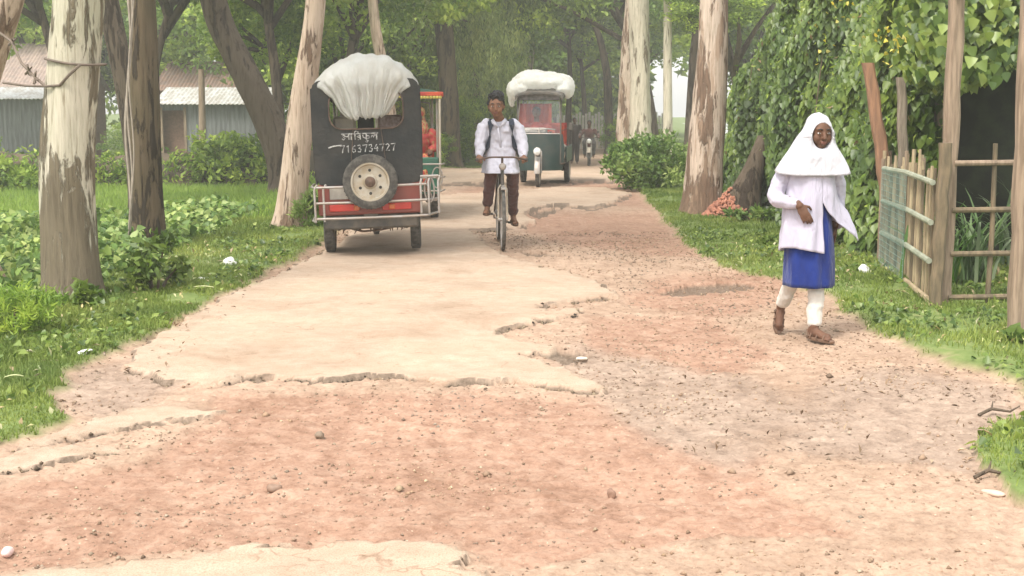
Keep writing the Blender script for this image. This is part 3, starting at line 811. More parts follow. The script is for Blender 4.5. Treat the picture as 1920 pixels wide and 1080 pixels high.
# grass blades
M_grass = leafmat('grass_blade', [(0.088, 0.138, 0.029), (0.167, 0.235, 0.052), (0.274, 0.324, 0.089), (0.470, 0.421, 0.179)], .25, .6, .2)
M_field = leafmat('young_rice_blade', [(0.160, 0.262, 0.048), (0.239, 0.359, 0.068), (0.319, 0.442, 0.097), (0.415, 0.497, 0.138)], .3, .6, .2)
def grass(name, x, y, h, w, mat, lean=.5, **k):
    n = len(x); z = surf(x, y)
    B = np.stack([x, y, z - .004], 1); a = rng.random(n) * 2 * PI; s = np.stack([np.cos(a), np.sin(a), 0 * a], 1)
    d = rdir(n) * lean; d[:, 2] = 1; d /= np.linalg.norm(d, axis=1)[:, None]
    hh = (h * (.5 + rng.random(n)))[:, None]; ww = (w * np.ones(n))[:, None]
    V = np.stack([B - s * ww, B + s * ww, B + d * hh * .6 + s * ww * .7, B + d * hh + np.stack([d[:, 0], d[:, 1], -.5 + 0 * a], 1) * hh * .15], 1).reshape(-1, 3)
    Fc = np.arange(n)[:, None] * 4 + np.array([[0, 1, 2, 3]])
    me = npmesh(name, V, Fc, 4, True, {'rnd': np.repeat(np.clip(.25 + .5 * fbm(x * 1.3, y * 1.3, 3, 81) * 1.2 - .15 + .35 * (rng.random(n) - .3), 0, 1), 4)})
    return link(name, me, mat, **k)
gx = []; gy = []
for (n, xr, yr) in ((150000, (-5.2, -1.9), (5.5, 12)), (70000, (-5.2, -1.8), (12, 24)), (110000, (1.7, 5.5), (4.4, 13)), (50000, (1.7, 4.6), (13, 24)), (30000, (-5, 4.5), (24, 45))):
    a, b_ = scatter(n, lambda x, y: fld(gra, x, y) > .5, xr, yr); gx.append(a); gy.append(b_)
gx = np.concatenate(gx); gy = np.concatenate(gy)
keep = fbm(gx * 2, gy * 2, 4, 91) + .25 * rng.random(len(gx)) > .50
bare = ((gx - 3.05) / .35) ** 2 + ((gy - 8.9) / .5) ** 2 < 1
keep &= ~(bare & (rng.random(len(gx)) < .85))
gx = gx[keep]; gy = gy[keep]
gh = .012 + .045 * fbm(gx * 1.4, gy * 1.4, 3, 95) * (1 + .35 * sstep(12, 25, gy)) + .03 * sstep(2.7, 3.6, np.abs(gx))
grass('verge_grass', gx, gy, gh, .0022 + .00028 * gy, M_grass, label='short green grass growing on both verges of the road', cat='grass', kind='stuff')
a, b_ = scatter(26000, lambda x, y: fld(gra, x, y) > .5, (-5, 5), (4.6, 16), pw=1.0)
keep = fbm(a * 1.7, b_ * 1.7, 3, 97) > .50; a = a[keep]; b_ = b_[keep]
link('verge_weeds', leaf_mesh('verge_weeds', np.stack([a, b_, surf(a, b_) + .015 + .05 * rng.random(len(a)) ** 2], 1), .025 + .035 * rng.random(len(a)), .5, .1, nrm=np.tile([0, -.2, 1.], (len(a), 1)), heart=True), M_creep, label='tiny broad leaved weeds mixed into the verge grass', cat='weeds', kind='stuff')
a, b_ = scatter(90000, lambda x, y: (x - cline(y) < -3.2), (-20, -3), (17.5, 30), pw=1.0)
grass('field_grass', a, b_, np.full(len(a), .13), .007, M_field, .35, label='bright green young crop in the field on the left', cat='grass', kind='stuff')
a, b_ = scatter(30000, lambda x, y: (x - cline(y) > 3.2), (3, 30), (19, 70), pw=1.0)
grass('field_grass', a, b_, np.full(len(a), .16), .02, M_field, .35, label='green field glimpsed behind the rusty eucalyptus trunk', cat='grass', kind='stuff')

# ------------------------------------------------------------------ creeper wall on the right
def creeper():
    e = empty('creeper_wall', (4.6, 16, 0), label='tall wall of hanging green creeper with yellow blossom behind the girl', cat='creeper')
    g = np.random.default_rng(55)
    # surface: front face x = fx(y,z), end face towards camera
    n = 62000
    yy = 12.6 + (22.5 - 12.6) * g.random(n) ** 1.15; top = np.interp(yy, [12.5, 14, 16, 18, 20.5, 23], [3.6, 3.9, 3.7, 3.2, 2.5, 1.7])
    zz = top * g.random(n) ** .8
    fx = 3.62 + .35 * (fbm(yy * .9, zz * 1.1, 3, 7) - .5) * 2 + .30 * (zz / top) ** 2.2 * 1 + .16 * np.abs(np.sin(yy * 3.1)) - .1
    dep = g.random(n) ** 2 * .45
    P1 = np.stack([fx + dep, yy, zz], 1)
    n2 = 24000
    xx = 3.6 + 3.6 * g.random(n2); t2 = np.interp(xx, [3.5, 4.5, 7.5], [3.6, 4.0, 4.2]); z2 = t2 * (.02 + .98 * g.random(n2) ** .7)
    yf = 12.9 - .3 * (fbm(xx * 1.3, z2 * 1.1, 3, 9) - .5) * 2 + .1 * np.sin(xx * 5) + .5 * sstep(1.6, .3, z2)
    kp = ~((xx > 4.35) & (z2 < 1.9 + .35 * fbm(xx * 2, xx * 0, 2, 4)))
    P2 = np.stack([xx, yf + g.random(n2) ** 2 * .4, z2], 1)[kp]
    n3 = 9000
    P3 = np.stack([3.9 + 3.3 * g.random(n3), 12.9 + 8 * g.random(n3), np.zeros(n3)], 1); P3[:, 2] = np.interp(P3[:, 1], [12.5, 14, 16, 18, 20.5, 23], [3.6, 3.9, 3.7, 3.2, 2.5, 1.7]) + .2 * (g.random(n3) - .3)
    P = np.concatenate([P1, P2, P3]); cl = fbm(P[:, 1] * 2.2 + P[:, 0] * 1.5, P[:, 2] * 1.6, 3, 19)
    keep = cl + .35 * g.random(len(P)) > .47
    P = P[keep]; cl = cl[keep]
    ax = np.zeros_like(P); ax[:, 2] = -1; ax[:, 0] = -.35; ax[:, 1] = -.3
    nrm = np.tile([-.8, -.5, .5], (len(P), 1))
    t = np.clip((cl - .25) * 1.1 + .4 * (g.random(len(P)) - .4) + .12 * P[:, 2] / 3, 0, 1)
    link('foliage', leaf_mesh('foliage', P, .055 + .07 * g.random(len(P)), .55, .3, nrm=nrm, axis=ax, rnd=t, heart=True), M_creep, e)
    O = np.array([4.6, 16, 0])
    k2 = g.integers(0, len(P), 15000); Pk = P[k2] + g.normal(size=(15000, 3)) * .05
    link('small_leaves', leaf_mesh('small_leaves', Pk, .05 + .06 * g.random(15000), .3, .6), M_leafmid, e)
    k3 = g.integers(0, len(P), 700); link('dead_leaves', leaf_mesh('dead_leaves', P[k3] + np.array([-.04, -.03, 0]), .05 + .06 * g.random(700), .35, 1.0), leafmat('dead_leaf', [(.14, .09, .05), (.30, .21, .11), (.42, .33, .16)], .1), e)
    # added near-black fill so nothing shows through the leaves, plus hanging stems
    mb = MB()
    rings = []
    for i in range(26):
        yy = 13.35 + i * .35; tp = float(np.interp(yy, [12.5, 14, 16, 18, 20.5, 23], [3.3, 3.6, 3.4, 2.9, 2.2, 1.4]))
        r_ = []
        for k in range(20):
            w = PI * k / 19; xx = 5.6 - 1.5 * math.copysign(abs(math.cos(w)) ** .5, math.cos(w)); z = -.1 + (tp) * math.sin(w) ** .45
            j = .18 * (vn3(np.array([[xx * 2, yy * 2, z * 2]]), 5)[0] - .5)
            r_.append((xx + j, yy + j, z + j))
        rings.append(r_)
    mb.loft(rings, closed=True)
    link('inner_dark_fill', mb.mesh(), simple('dark_green_fill', (.022, .03, .014), .95, c2=(.01, .012, .008), scale=6), e)
    mb = MB()
    for i in range(60):
        yy = 12.7 + 9 * g.random(); z0 = 1.2 + 1.4 * g.random(); x0 = 3.72 + .1 * g.random()
        mb.tube([(x0 + .1, yy, z0), (x0, yy + .1 * g.normal(), z0 * .5), (x0 + .02, yy + .1 * g.normal(), 0)], [.008, .01, .012], 5)
    mb.build('stem', simple('woody_vine', (.17, .13, .08), .9), e)
    # yellow blossom
    n = 190; c = W(1685, 85, 13.2)
    P = np.stack([c.x + .20 * g.normal(size=n), 12.45 + .08 * g.normal(size=n), c.z + .13 * g.normal(size=n)], 1)
    P2 = np.stack([3.5 + .1 * g.random(40), 12.8 + 3 * g.random(40), 2.0 + 1.2 * g.random(40)], 1)
    P = np.concatenate([P, P2])
    link('blossom', leaf_mesh('blossom', P, .03 + .025 * g.random(len(P)), .8, .2, heart=True), leafmat('yellow_petal', [(.45, .42, .06), (.75, .62, .08), (.8, .75, .3)], .3), e, label='yellow blossom')
    for ch in bpy.data.objects:
        if ch.parent == e: ch.data.transform(Matrix.Translation((-4.6, -16, 0)))
creeper()
# young creeper arching over the gate
def overgate():
    e = empty('creeper', (4.3, 11.2, 2.4), label='large leaved creeper hanging over the dark hut behind the bamboo gate', cat='creeper')
    g = np.random.default_rng(77); n = 8000
    x = -.85 + 2.4 * g.random(n); y = .5 * g.normal(size=n) * .5; z = np.abs(g.normal(size=n)) * .45 - .42 + .25 * np.sin(x * 3)
    P = np.stack([x, y, z], 1)
    ax = np.zeros_like(P); ax[:, 2] = -1; ax[:, 1] = -.4
    link('foliage', leaf_mesh('foliage', P, .05 + .07 * g.random(n), .6, .3, axis=ax, nrm=np.tile([-.2, -1., .5], (n, 1)), heart=True), M_creep, e)
    mb = MB()
    for i in range(8):
        mb.tube([(-.9, .1, .3), (-.2 + .2 * i, .1, .5 - .1 * (i % 3)), (-.6 + .3 * i, 0, -.5)], [.012, .01, .004], 5)
    mb.build('stem', simple('green_vine', (.12, .13, .05), .8), e)
overgate()
# ------------------------------------------------------------------ sheds and houses on the left
M_tinwall = simple('grey_tin_wall', (.19, .20, .20), .6, .2, c2=(.12, .125, .125), scale=3, stretch=(6, 6, .6))
M_tinroof = simple('pale_tin_roof', (.62, .62, .60), .45, .3, c2=(.42, .38, .33), scale=4)
M_rustroof = simple('rusty_roof', (.25, .155, .11), .8, c2=(.18, .135, .11), scale=5)
M_paleroof = simple('faded_rusty_roof', (.36, .27, .22), .8, c2=(.26, .20, .17), scale=4)
M_brickwall = simple('dull_brick_wall', (.26, .15, .105), .9, c2=(.18, .11, .08), scale=12)
M_darkin = simple('dark_inside', (.03, .027, .024), .9)
M_wood = simple('weathered_wood', (.32, .235, .165), .85, c2=(.19, .135, .09), scale=12, stretch=(3, 3, .25), bmp=.004)
M_wood2 = simple('grey_weathered_wood', (.27, .22, .17), .85, c2=(.16, .125, .09), scale=12, stretch=(3, 3, .25), bmp=.004)
M_woodred = simple('reddish_bare_wood', (.36, .19, .11), .85, c2=(.24, .13, .08), scale=10, stretch=(3, 3, .3), bmp=.004)
M_bamboo = simple('dry_bamboo', (.42, .33, .20), .6, c2=(.27, .20, .12), scale=8, stretch=(3, 3, .6))
M_bamboo2 = simple('old_dark_bamboo', (.20, .145, .085), .75, c2=(.11, .085, .05), scale=8, stretch=(3, 3, .6))
M_bambgreen = simple('greyish_green_bamboo', (.36, .37, .28), .6, c2=(.24, .26, .19), scale=8)
def corr(mb, a, b, c, d, n, amp, th=.02):
    """corrugated sheet a-b (one edge), d-c (other edge), corrugation runs from a-b to d-c"""
    a, b, c, d = map(Vector, (a, b, c, d)); nn = (b - a).cross(d - a).normalized()
    vs = []; fs = []; m = n * 4
    for side in (0, 1):
        for i in range(m + 1):
            t = i / m; o = nn * (amp * math.sin(2 * PI * n * t) + (th if side else 0))
            vs += [a.lerp(b, t) + o, d.lerp(c, t) + o]
    k = 2 * (m + 1)
    for i in range(m):
        fs.append((2 * i, 2 * i + 2, 2 * i + 3, 2 * i + 1)); fs.append((k + 2 * i, k + 2 * i + 1, k + 2 * i + 3, k + 2 * i + 2))
    for i in (0, m): fs.append((2 * i, 2 * i + 1, k + 2 * i + 1, k + 2 * i))
    for s_ in (0, 1):
        for i in range(m): fs.append((2 * i + s_, 2 * i + 2 + s_, k + 2 * i + 2 + s_, k + 2 * i + s_))
    mb.add(vs, fs, True)
def shed(label, x0, x1, y0, y1, zb, ze, zr, wallm, roofm, door=None, name='tin_shed'):
    """eave height ze at the front (y0), ridge zr in the middle, heights are world z"""
    c = Vector(((x0 + x1) / 2, y0, zb)); e = empty(name, c, label=label, cat='shed')
    w_ = (x1 - x0) / 2; dp = y1 - y0; he = ze - zb; hr = zr - zb
    mb = MB()
    def wall(a, b, z1): corr(mb, (*a, -.4), (*b, -.4), (*b, z1), (*a, z1), max(4, int((Vector(b) - Vector(a)).length / .16)), .012)
    if door:
        wall((-w_, 0), (door[0], 0), he); wall((door[1], 0), (w_, 0), he)
        corr(mb, (door[0], 0, he - .25), (door[1], 0, he - .25), (door[1], 0, he), (door[0], 0, he), 5, .012)
    else: wall((-w_, 0), (w_, 0), he)
    wall((w_, 0), (w_, dp), he); wall((-w_, dp), (-w_, 0), he); wall((w_, dp), (-w_, dp), he)
    for s_ in (-1, 1):
        mb.add([(s_ * w_, 0, he), (s_ * w_, dp, he), (s_ * w_, dp / 2, hr - .03), (s_ * w_ - s_ * .03, 0, he), (s_ * w_ - s_ * .03, dp, he), (s_ * w_ - s_ * .03, dp / 2, hr - .03)],
               [(0, 1, 2), (3, 5, 4), (0, 2, 5, 3), (1, 4, 5, 2)], False)
    mb.build('wall', wallm, e)
    mb = MB(); o = .3; sl_ = (hr - he) / (dp / 2)
    corr(mb, (-w_ - .2, -o, he - o * sl_ + .03), (w_ + .2, -o, he - o * sl_ + .03), (w_ + .2, dp / 2, hr + .03), (-w_ - .2, dp / 2, hr + .03), int((2 * w_ + .4) / .14), .018)
    corr(mb, (w_ + .2, dp + o, he - o * sl_ + .03), (-w_ - .2, dp + o, he - o * sl_ + .03), (-w_ - .2, dp / 2, hr + .035), (w_ + .2, dp / 2, hr + .035), int((2 * w_ + .4) / .14), .018)
    mb.build('roof', roofm, e)
    if door:
        mb = MB(); mb.box(((door[0] + door[1]) / 2, .35, (he - .25) / 2), (door[1] - door[0] + .1, .06, he - .26)); mb.build('door', M_brickwall, e)
        mb = MB()
        for x in door: mb.box((x, -.02, he / 2 - .1), (.08, .09, he - .1))
        mb.build('door_frame', M_wood, e)
    return e
a = W(-60, 262, 44); b_ = W(92, 262, 44)
shed('grey tin shed with a pale tin roof at the left edge beyond the field', a.x, b_.x, 44, 47, gz(b_.x, 44), W(0, 184, 44).z, W(0, 166, 45.5).z, M_tinwall, M_tinroof)
a = W(302, 262, 44); b_ = W(500, 262, 44)
shed('grey tin shed with a bright white tin roof and brick-coloured doorway', a.x, b_.x, 44, 47.4, gz(b_.x, 44), W(0, 193, 44).z, W(0, 167, 45.7).z, M_tinwall, M_tinroof, door=(-1.75, -.95))
a = W(-120, 262, 51); b_ = W(110, 262, 51)
shed('long low house with a faded pinkish roof behind the left shed', a.x, b_.x, 51, 57, gz(b_.x, 51), W(0, 160, 51).z, W(0, 84, 54).z, M_brickwall, M_paleroof, name='village_house')
a = W(300, 262, 51); b_ = W(440, 262, 51)
shed('small house with a rusty orange roof behind the white-roofed shed', a.x, b_.x, 51, 56, gz(b_.x, 51), W(0, 166, 51).z, W(0, 118, 53.5).z, M_brickwall, M_rustroof, name='village_house')
p = W(380, 262, 42); e = MB(); e.tube([(0, 0, -.3), (0, 0, 1.2), (.03, 0, W(380, 130, 42).z - gz(p.x, 42))], [.13, .12, .10], 10)
o = e.build('wooden_post', M_wood, label='pale wooden pole standing in front of the white-roofed shed', cat='post'); o.location = (p.x, 42, gz(p.x, 42))
# earth bank along the far side of the field
mb = MB(); rings = []
for i in range(90):
    x = -17 + i * .15; y0 = 29.5; zt = .62 + .22 * float(vn(x * 1.2, 1, 4)) + .1 * float(vn(x * 5, 3, 4)); zb = gz(x, y0)
    rings.append([(x, y0 - .45, zb - .2), (x, y0 - .35 + .1 * float(vn(x * 4, 2, 6)), zb + zt * .5), (x, y0 - .15, zb + zt), (x, y0 + .4, zb + zt * .95), (x, y0 + .9, zb - .2)])
mb.loft(rings)
mb.build('earth_bank', simple('dark_damp_earth', (.15, .11, .075), .95, c2=(.08, .065, .045), scale=3, bmp=.03), label='low dark earth bank along the far side of the left field', cat='bank')
x, y = scatter(9000, lambda x, y: x > -99, (-17, -3.8), (28.8, 30.4)); z = .2 + .75 * rng.random(len(x)) * fbm(x * 1.1, y, 3, 8) * 1.6 - .35
link('bank_weeds', leaf_mesh('bank_weeds', np.stack([x, y, z], 1), .11 + .06 * rng.random(len(x)), .4, .2), M_leafmid, label='straggling weeds growing over the low earth bank', cat='weeds', kind='stuff')

# ------------------------------------------------------------------ far fence
mb = MB()
e = empty('white_fence', (3.5, 65, gz(3.5, 65)), label='whitish picket fence crossing the far end of the road', cat='fence')
for i in range(34):
    x = -1.2 + i * .16
    h = 1.75 + .1 * math.sin(i * 2.1)
    mb.box((x, 0, h / 2), (.12, .03, h))
mb.build('picket_panel', simple('whitewash', (.78, .74, .70), .8, c2=(.62, .57, .52), scale=5), e)
mb = MB(); mb.box((1.4, .05, .5), (5.6, .04, .08)); mb.box((1.4, .05, 1.2), (5.6, .04, .08)); mb.build('rail', M_wood2, e)

# ------------------------------------------------------------------ gate, posts, bamboo
def post(name, label, pts, r, mat, sides=12, sq=True, cat='post'):
    b0 = Vector(pts[0]); mb = MB(); L = []
    P = [Vector(p) - b0 for p in pts]
    m = 14
    for i in range(m + 1):
        t = i / m * (len(P) - 1); k = min(int(t), len(P) - 2); c = P[k].lerp(P[k + 1], t - k)
        rr = r[0] * (1 - i / m) + r[1] * i / m
        L.append(ring((c.x + .006 * math.sin(i * 1.7), c.y, c.z), rr * (1 + .06 * math.sin(i * 2.3)), rr * (1 + .05 * math.cos(i * 1.9)), sides, sq=3.2 if sq else 2))
    mb.loft(L); o = mb.build(name, mat, label=label, cat=cat); o.location = b0; return o
gp1 = G(1767, 575); gp2 = G(1907, 648)
post('gate_post', 'tall squared wooden post at the hinge of the bamboo gate', [gp1 - Vector((0, 0, .2)), (gp1.x, gp1.y, 2.42)], (.060, .056), M_wood)
post('gate_post', 'tall squared wooden post nearest the right edge of the view', [gp2 - Vector((0, 0, .2)), (gp2.x - .045, gp2.y, 2.42)], (.060, .055), M_wood)
q = G(1752, 582)
post('wooden_post', 'short dark wooden post tied to the gate hinge post', [q - Vector((0, 0, .1)), (q.x + .03, q.y, W(0, 268, q.y).z)], (.045, .045), M_bamboo2, cat='post')
mb = MB(); mb.box((0, 0, 0), (.10, 2.4, .09), bev=.015)
o = mb.build('gate_beam', M_wood2, label='wooden beam laid across the tops of the two gate posts', cat='beam'); o.location = ((gp1.x + gp2.x) / 2, (gp1.y + gp2.y) / 2 - .05, 2.45); o.rotation_euler = (0, 0, math.atan2(gp1.x - gp2.x, gp2.y - gp1.y) * 1.0)
# bamboo gate panel standing open along the verge
A0 = G(1737, 574); B0 = G(1652, 508)
e = empty('bamboo_gate', A0, label='open bamboo gate panel of upright sticks with four cross rails', cat='gate')
D = (B0 - A0); D.z = 0
def gp(t, z): return Vector((D.x * t, D.y * t, z + (gz(A0.x + D.x * t, A0.y + D.y * t) - A0.z)))
for i, h in enumerate((.06, .36, .66, .97)):
    mb = MB(); mb.tube([gp(-.01, h), gp(.5, h + .02), gp(1.03, h)], .024, 8); mb.build('rail', M_bambgreen if i else M_bamboo, e)
for i in range(17):
    t = .03 + i * .94 / 16; h = random.uniform(1.0, 1.12) + (.12 if 4 < i < 10 and i % 2 else 0); l = random.uniform(-.012, .012)
    mb = MB(); o_ = Vector((.026, .0, 0)); mb.tube([gp(t, -.03) + o_, gp(t + l, h * .5) + o_, gp(t + l * 2, h) + o_], [.012, .014, .012], 6)
    mb.build('picket', M_bamboo if i % 3 else M_bamboo2, e)
mb = MB()
for i in range(22):
    t0 = .42 + i * .027
    mb.tube([gp(t0, .02) - Vector((.03, 0, 0)), gp(t0 + .004, .98) - Vector((.03, 0, 0))], .0022, 4)
for i in range(18): mb.tube([gp(.42, .05 + i * .052) - Vector((.03, 0, 0)), gp(1, .05 + i * .052) - Vector((.03, 0, 0))], .0022, 4)
mb.build('net', simple('faded_green_net', (.20, .30, .25), .8), e)
# inner bamboo leaf facing the camera
q0 = Vector((gp1.x + .06, gp1.y - .05, 0)); z0 = gz(q0.x, q0.y)
e = empty('bamboo_gate', (q0.x, q0.y, z0), label='dark openwork bamboo fence frame between the two gate posts', cat='gate')
Lx = .86
for h in (.08, .42, .76, 1.12):
    mb = MB(); mb.tube([(-.04, 0, h), (Lx, .03, h + .01)], .022, 8); mb.build('rail', M_bamboo2 if h < 1 else M_wood, e)
for x in (.28, .56, .60):
    mb = MB(); mb.tube([(x, .03, -.05), (x + .01, .03, .6), (x, .03, 1.27)], [.022, .02, .018], 7); mb.build('picket', M_bamboo2, e)
# fence run of upright sticks behind the gate
for i in range(15):
    d = 12.4 + .14 * i if i < 8 else 11.9 - .1 * (i - 8)
    pxx = 1655 + i * 6.2; p = W(pxx, 300, d); g0 = gz(p.x, d); h = W(0, 278 + 32 * random.random() + (12 if i > 10 else 0), d).z - g0
    mb = MB(); l = random.uniform(-.03, .03); mb.tube([(0, 0, -.1), (l * .5, 0, h * .5), (l, 0, h)], [.02, .022, .018], 7)
    o = mb.build('bamboo_stake', M_bamboo if i % 2 else M_wood, label='upright bamboo stake in the row behind the open gate panel', cat='stake', group='stakes behind the bamboo gate'); o.location = (p.x, d, g0)
post('leaning_post', 'reddish bare wooden post leaning left in front of the creeper', [W(1672, 470, 12.7), W(1655, 300, 12.65), W(1628, 118, 12.6)], (.07, .055), M_woodred)
post('wooden_post', 'slim grey wooden pole upright between the leaning post and the gate post', [W(1696, 470, 12.4), W(1690, 145, 12.4)], (.05, .042), M_wood2)
# hut swallowed by the creeper
def hut():
    x0, x1, y0, y1 = 4.35, 7.4, 13.2, 16.5; zt = 2.35
    e = empty('hut', ((x0 + x1) / 2, y0, 0), label='dark open-fronted hut overgrown by creeper behind the gate', cat='hut')
    c = (x0 + x1) / 2; hw = (x1 - x0) / 2; dp = y1 - y0
    mb = MB(); mb.box((0, dp, zt / 2), (2 * hw, .08, zt)); mb.box((hw, dp / 2, zt / 2), (.08, dp - .1, zt)); mb.box((-hw, dp / 2, zt / 2), (.08, dp - .1, zt)); mb.build('wall', simple('dark_brown_wall', (.05, .04, .032), .9, c2=(.03, .025, .02)), e)  # walls coloured very dark brown all over
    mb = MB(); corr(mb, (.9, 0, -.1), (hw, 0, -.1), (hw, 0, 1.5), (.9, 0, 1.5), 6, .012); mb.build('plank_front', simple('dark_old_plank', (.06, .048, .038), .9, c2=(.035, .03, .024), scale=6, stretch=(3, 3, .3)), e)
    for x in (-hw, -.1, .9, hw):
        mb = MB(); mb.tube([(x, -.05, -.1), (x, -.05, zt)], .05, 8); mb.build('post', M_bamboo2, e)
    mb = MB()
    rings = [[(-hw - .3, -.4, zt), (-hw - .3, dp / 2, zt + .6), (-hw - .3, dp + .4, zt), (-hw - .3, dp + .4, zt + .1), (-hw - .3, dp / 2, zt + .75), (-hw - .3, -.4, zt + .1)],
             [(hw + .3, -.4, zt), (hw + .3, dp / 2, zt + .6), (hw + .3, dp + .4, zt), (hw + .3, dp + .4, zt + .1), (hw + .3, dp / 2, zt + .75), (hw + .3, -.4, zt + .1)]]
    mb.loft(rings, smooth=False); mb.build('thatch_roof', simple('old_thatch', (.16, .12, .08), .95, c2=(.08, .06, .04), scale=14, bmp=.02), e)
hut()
# long strap leaved plants inside the gate
def strap(label, x, y, n, L, seed, mat):
    g = random.Random(seed); z = sz(x, y); e = empty('strap_leaved_plant', (x, y, z), label=label, cat='plant')
    mb = MB()
    for i in range(n):
        a = g.uniform(0, 2 * PI); l = L * g.uniform(.6, 1.1); out = g.uniform(.25, .7); b = Vector((g.gauss(0, .08), g.gauss(0, .06), 0)); s_ = Vector((-math.sin(a), math.cos(a), 0)); d = Vector((math.cos(a), math.sin(a), 0))
        L_ = []; R_ = []
        for k in range(8):
            t = k / 7; c = b + d * (l * out * t * t * 1.0 + .06 * t) + Vector((0, 0, l * (t * 1.15 - .75 * out * t ** 3))); w_ = .013 * (1 - t ** 3) + .002
            L_.append(c + s_ * w_); R_.append(c - s_ * w_)
        n_ = 8; mb.add(L_ + R_, [(k, k + 1, n_ + k + 1, n_ + k) for k in range(n_ - 1)])
    me = mb.mesh('leaves'); at = me.attributes.new('rnd', 'FLOAT', 'POINT'); at.data.foreach_set('value', np.repeat(rng.random(n), 16).astype(np.float32))
    link('leaves', me, mat, e); return e
M_strap = leafmat('strap_leaf', [(.05, .10, .03), (.09, .16, .05), (.16, .24, .10), (.30, .36, .24)], .25)
strap('spray of long pale strap leaves inside the gate by the right post', 3.95, 10.9, 46, .85, 4, M_strap)
strap('clump of upright bright green strap leaves beside the gate hinge post', 3.62, 10.8, 26, .75, 5, leafmat('bright_strap_leaf', [(.06, .14, .02), (.10, .22, .03), (.14, .28, .05)], .3))
strap('dark strap leaved clump at the front of the hut', 4.7, 11.9, 40, .9, 6, M_strap)

# concrete post, stump, brick rubble
p = G(1426, 402); post('concrete_post', 'greyish square post beside the dark stump at the end of the creeper', [(p.x, p.y, -.1), (p.x, p.y, W(0, 268, p.y).z)], (.09, .085), simple('mossy_concrete', (.27, .27, .21), .9, c2=(.17, .18, .13)))
p = G(1388, 408)
mb = trunk_mesh([(0, 0, 0), (.06, 0, .35), (.2, .05, .75), (.30, .1, 1.15)], [.24, .20, .13, .06], 16, 1.3, 3)
o = link('tree_stump', mb, B_dark, label='dark broken stump leaning right behind the brick rubble', cat='stump'); o.location = (p.x, p.y, gz(p.x, p.y))
p = G(1366, 408); g = random.Random(3); mb = MB()
for i in range(620):
    a = g.uniform(0, 6.28); r_ = g.random() ** .6; x = math.cos(a) * r_ * .42 + .04; y = math.sin(a) * r_ * .4; h = .42 * (1 - r_) + .02
    s_ = g.uniform(.018, .055); mb.box((x, y, h * g.uniform(.85, 1.0)), (s_ * 1.5, s_, s_ * .7), Matrix.Rotation(g.uniform(0, 3), 3, Vector((g.random(), g.random(), g.random()))), .006)
o = mb.build('brick_rubble', simple('broken_brick', (.46, .20, .125), .9, c2=(.30, .13, .085), scale=14), label='heap of broken orange brick chips at the foot of the rusty trunk', cat='rubble', kind='stuff', sharp=False); o.location = (p.x, p.y, gz(p.x, p.y))

# wire round the left trunks
def wire():
    e0 = W(-15, 55, 10.9) ; pts = [W(-30, 52, 10.55), W(0, 62, 10.45), W(22, 78, 10.4), W(40, 118, 10.2), W(66, 145, 10.05), W(86, 162, 9.98), W(112, 160, 9.93), W(130, 140, 9.90), W(150, 122, 9.90)]
    mb = MB(); c0 = pts[0]; mb.tube([p - c0 for p in pts], .011, 6)
    c = W(142, 118, 10.15); L = []
    for i in range(26):
        a = 2 * PI * i / 26; L.append(Vector((c.x + .225 * math.cos(a), 10.15 + .225 * math.sin(a), c.z + .012 * math.sin(a * 2 + 1) - .02 * math.cos(a))) - c0)
    mb.tube(L, .011, 6, closed=True)
    mb.tube([W(6, 155, 10.3) - c0, W(50, 161, 10.1) - c0, W(86, 162, 9.98) - c0], .010, 6)
    for q in (W(24, 78, 10.4), W(54, 132, 10.1), W(66, 145, 10.05)):
        for k in range(3): a = Vector((random.uniform(-1, 1), random.uniform(-1, 1), random.uniform(-1, 1))).normalized() * .055; mb.tube([q - a - c0, q + a - c0], [.012, .005], 5)
    o = mb.build('rusty_wire', simple('rusty_wire', (.16, .12, .09), .8), label='knotted rusty wire strung between the two left trunks', cat='wire'); o.location = c0
wire()
# pale vine stem on the brown trunk
mb = MB(); c0 = W(246, 330, 13.9)
for k in range(3):
    mb.tube([W(240 + 3 * k + 5 * math.sin(y * .02 + k), y, 13.93 - .01 * k) - c0 for y in range(470, -60, -28)], .014 - .003 * k, 6)
o = mb.build('woody_vine', simple('pale_vine_bark', (.36, .30, .24), .9), label='pale woody vine stem running up the dark brown trunk', cat='vine'); o.location = c0

# ------------------------------------------------------------------ loose stones, litter, fallen leaves
def stones(name, x, y, s, mat, **k):
    n = len(x); z = surf(x, y); base = np.array([[1, 0, 0], [-.4, .9, 0], [-.6, -.8, 0], [0.1, -.1, .75], [.2, .1, -.5]], float)
    Fc = np.array([[0, 1, 3], [1, 2, 3], [2, 0, 3], [1, 0, 4], [2, 1, 4], [0, 2, 4]])
    a = rng.random(n) * 6.28; ca, sa = np.cos(a), np.sin(a); j = 1 + .5 * (rng.random((n, 5, 3)) - .5)
    V = base[None] * j * s[:, None, None]; X_ = V[..., 0] * ca[:, None] - V[..., 1] * sa[:, None]; Y_ = V[..., 0] * sa[:, None] + V[..., 1] * ca[:, None]
    V = np.stack([X_ + x[:, None], Y_ + y[:, None], V[..., 2] + z[:, None] + .15 * s[:, None]], -1).reshape(-1, 3)
    Fq = (np.arange(n)[:, None, None] * 5 + Fc[None]).reshape(-1, 3)
    return link(name, npmesh(name, V, Fq, 3, False, {'rnd': np.repeat(rng.random(n), 5)}), mat, **k)
M_stone = leafmat('road_chip', [(.17, .115, .082), (.28, .19, .14), (.34, .235, .175), (.22, .155, .11), (.44, .35, .27)], 0, .9, .15)
x, y = scatter(26000, lambda x, y: (fld(asp, x, y) < .5) & (fld(gra, x, y) < .5), (-3.2, 3.4), (3.9, 16), pw=1.3)
keep = fbm(x * 1.6, y * 1.6, 3, 131) + .5 * rng.random(len(x)) > .70; x = x[keep]; y = y[keep]
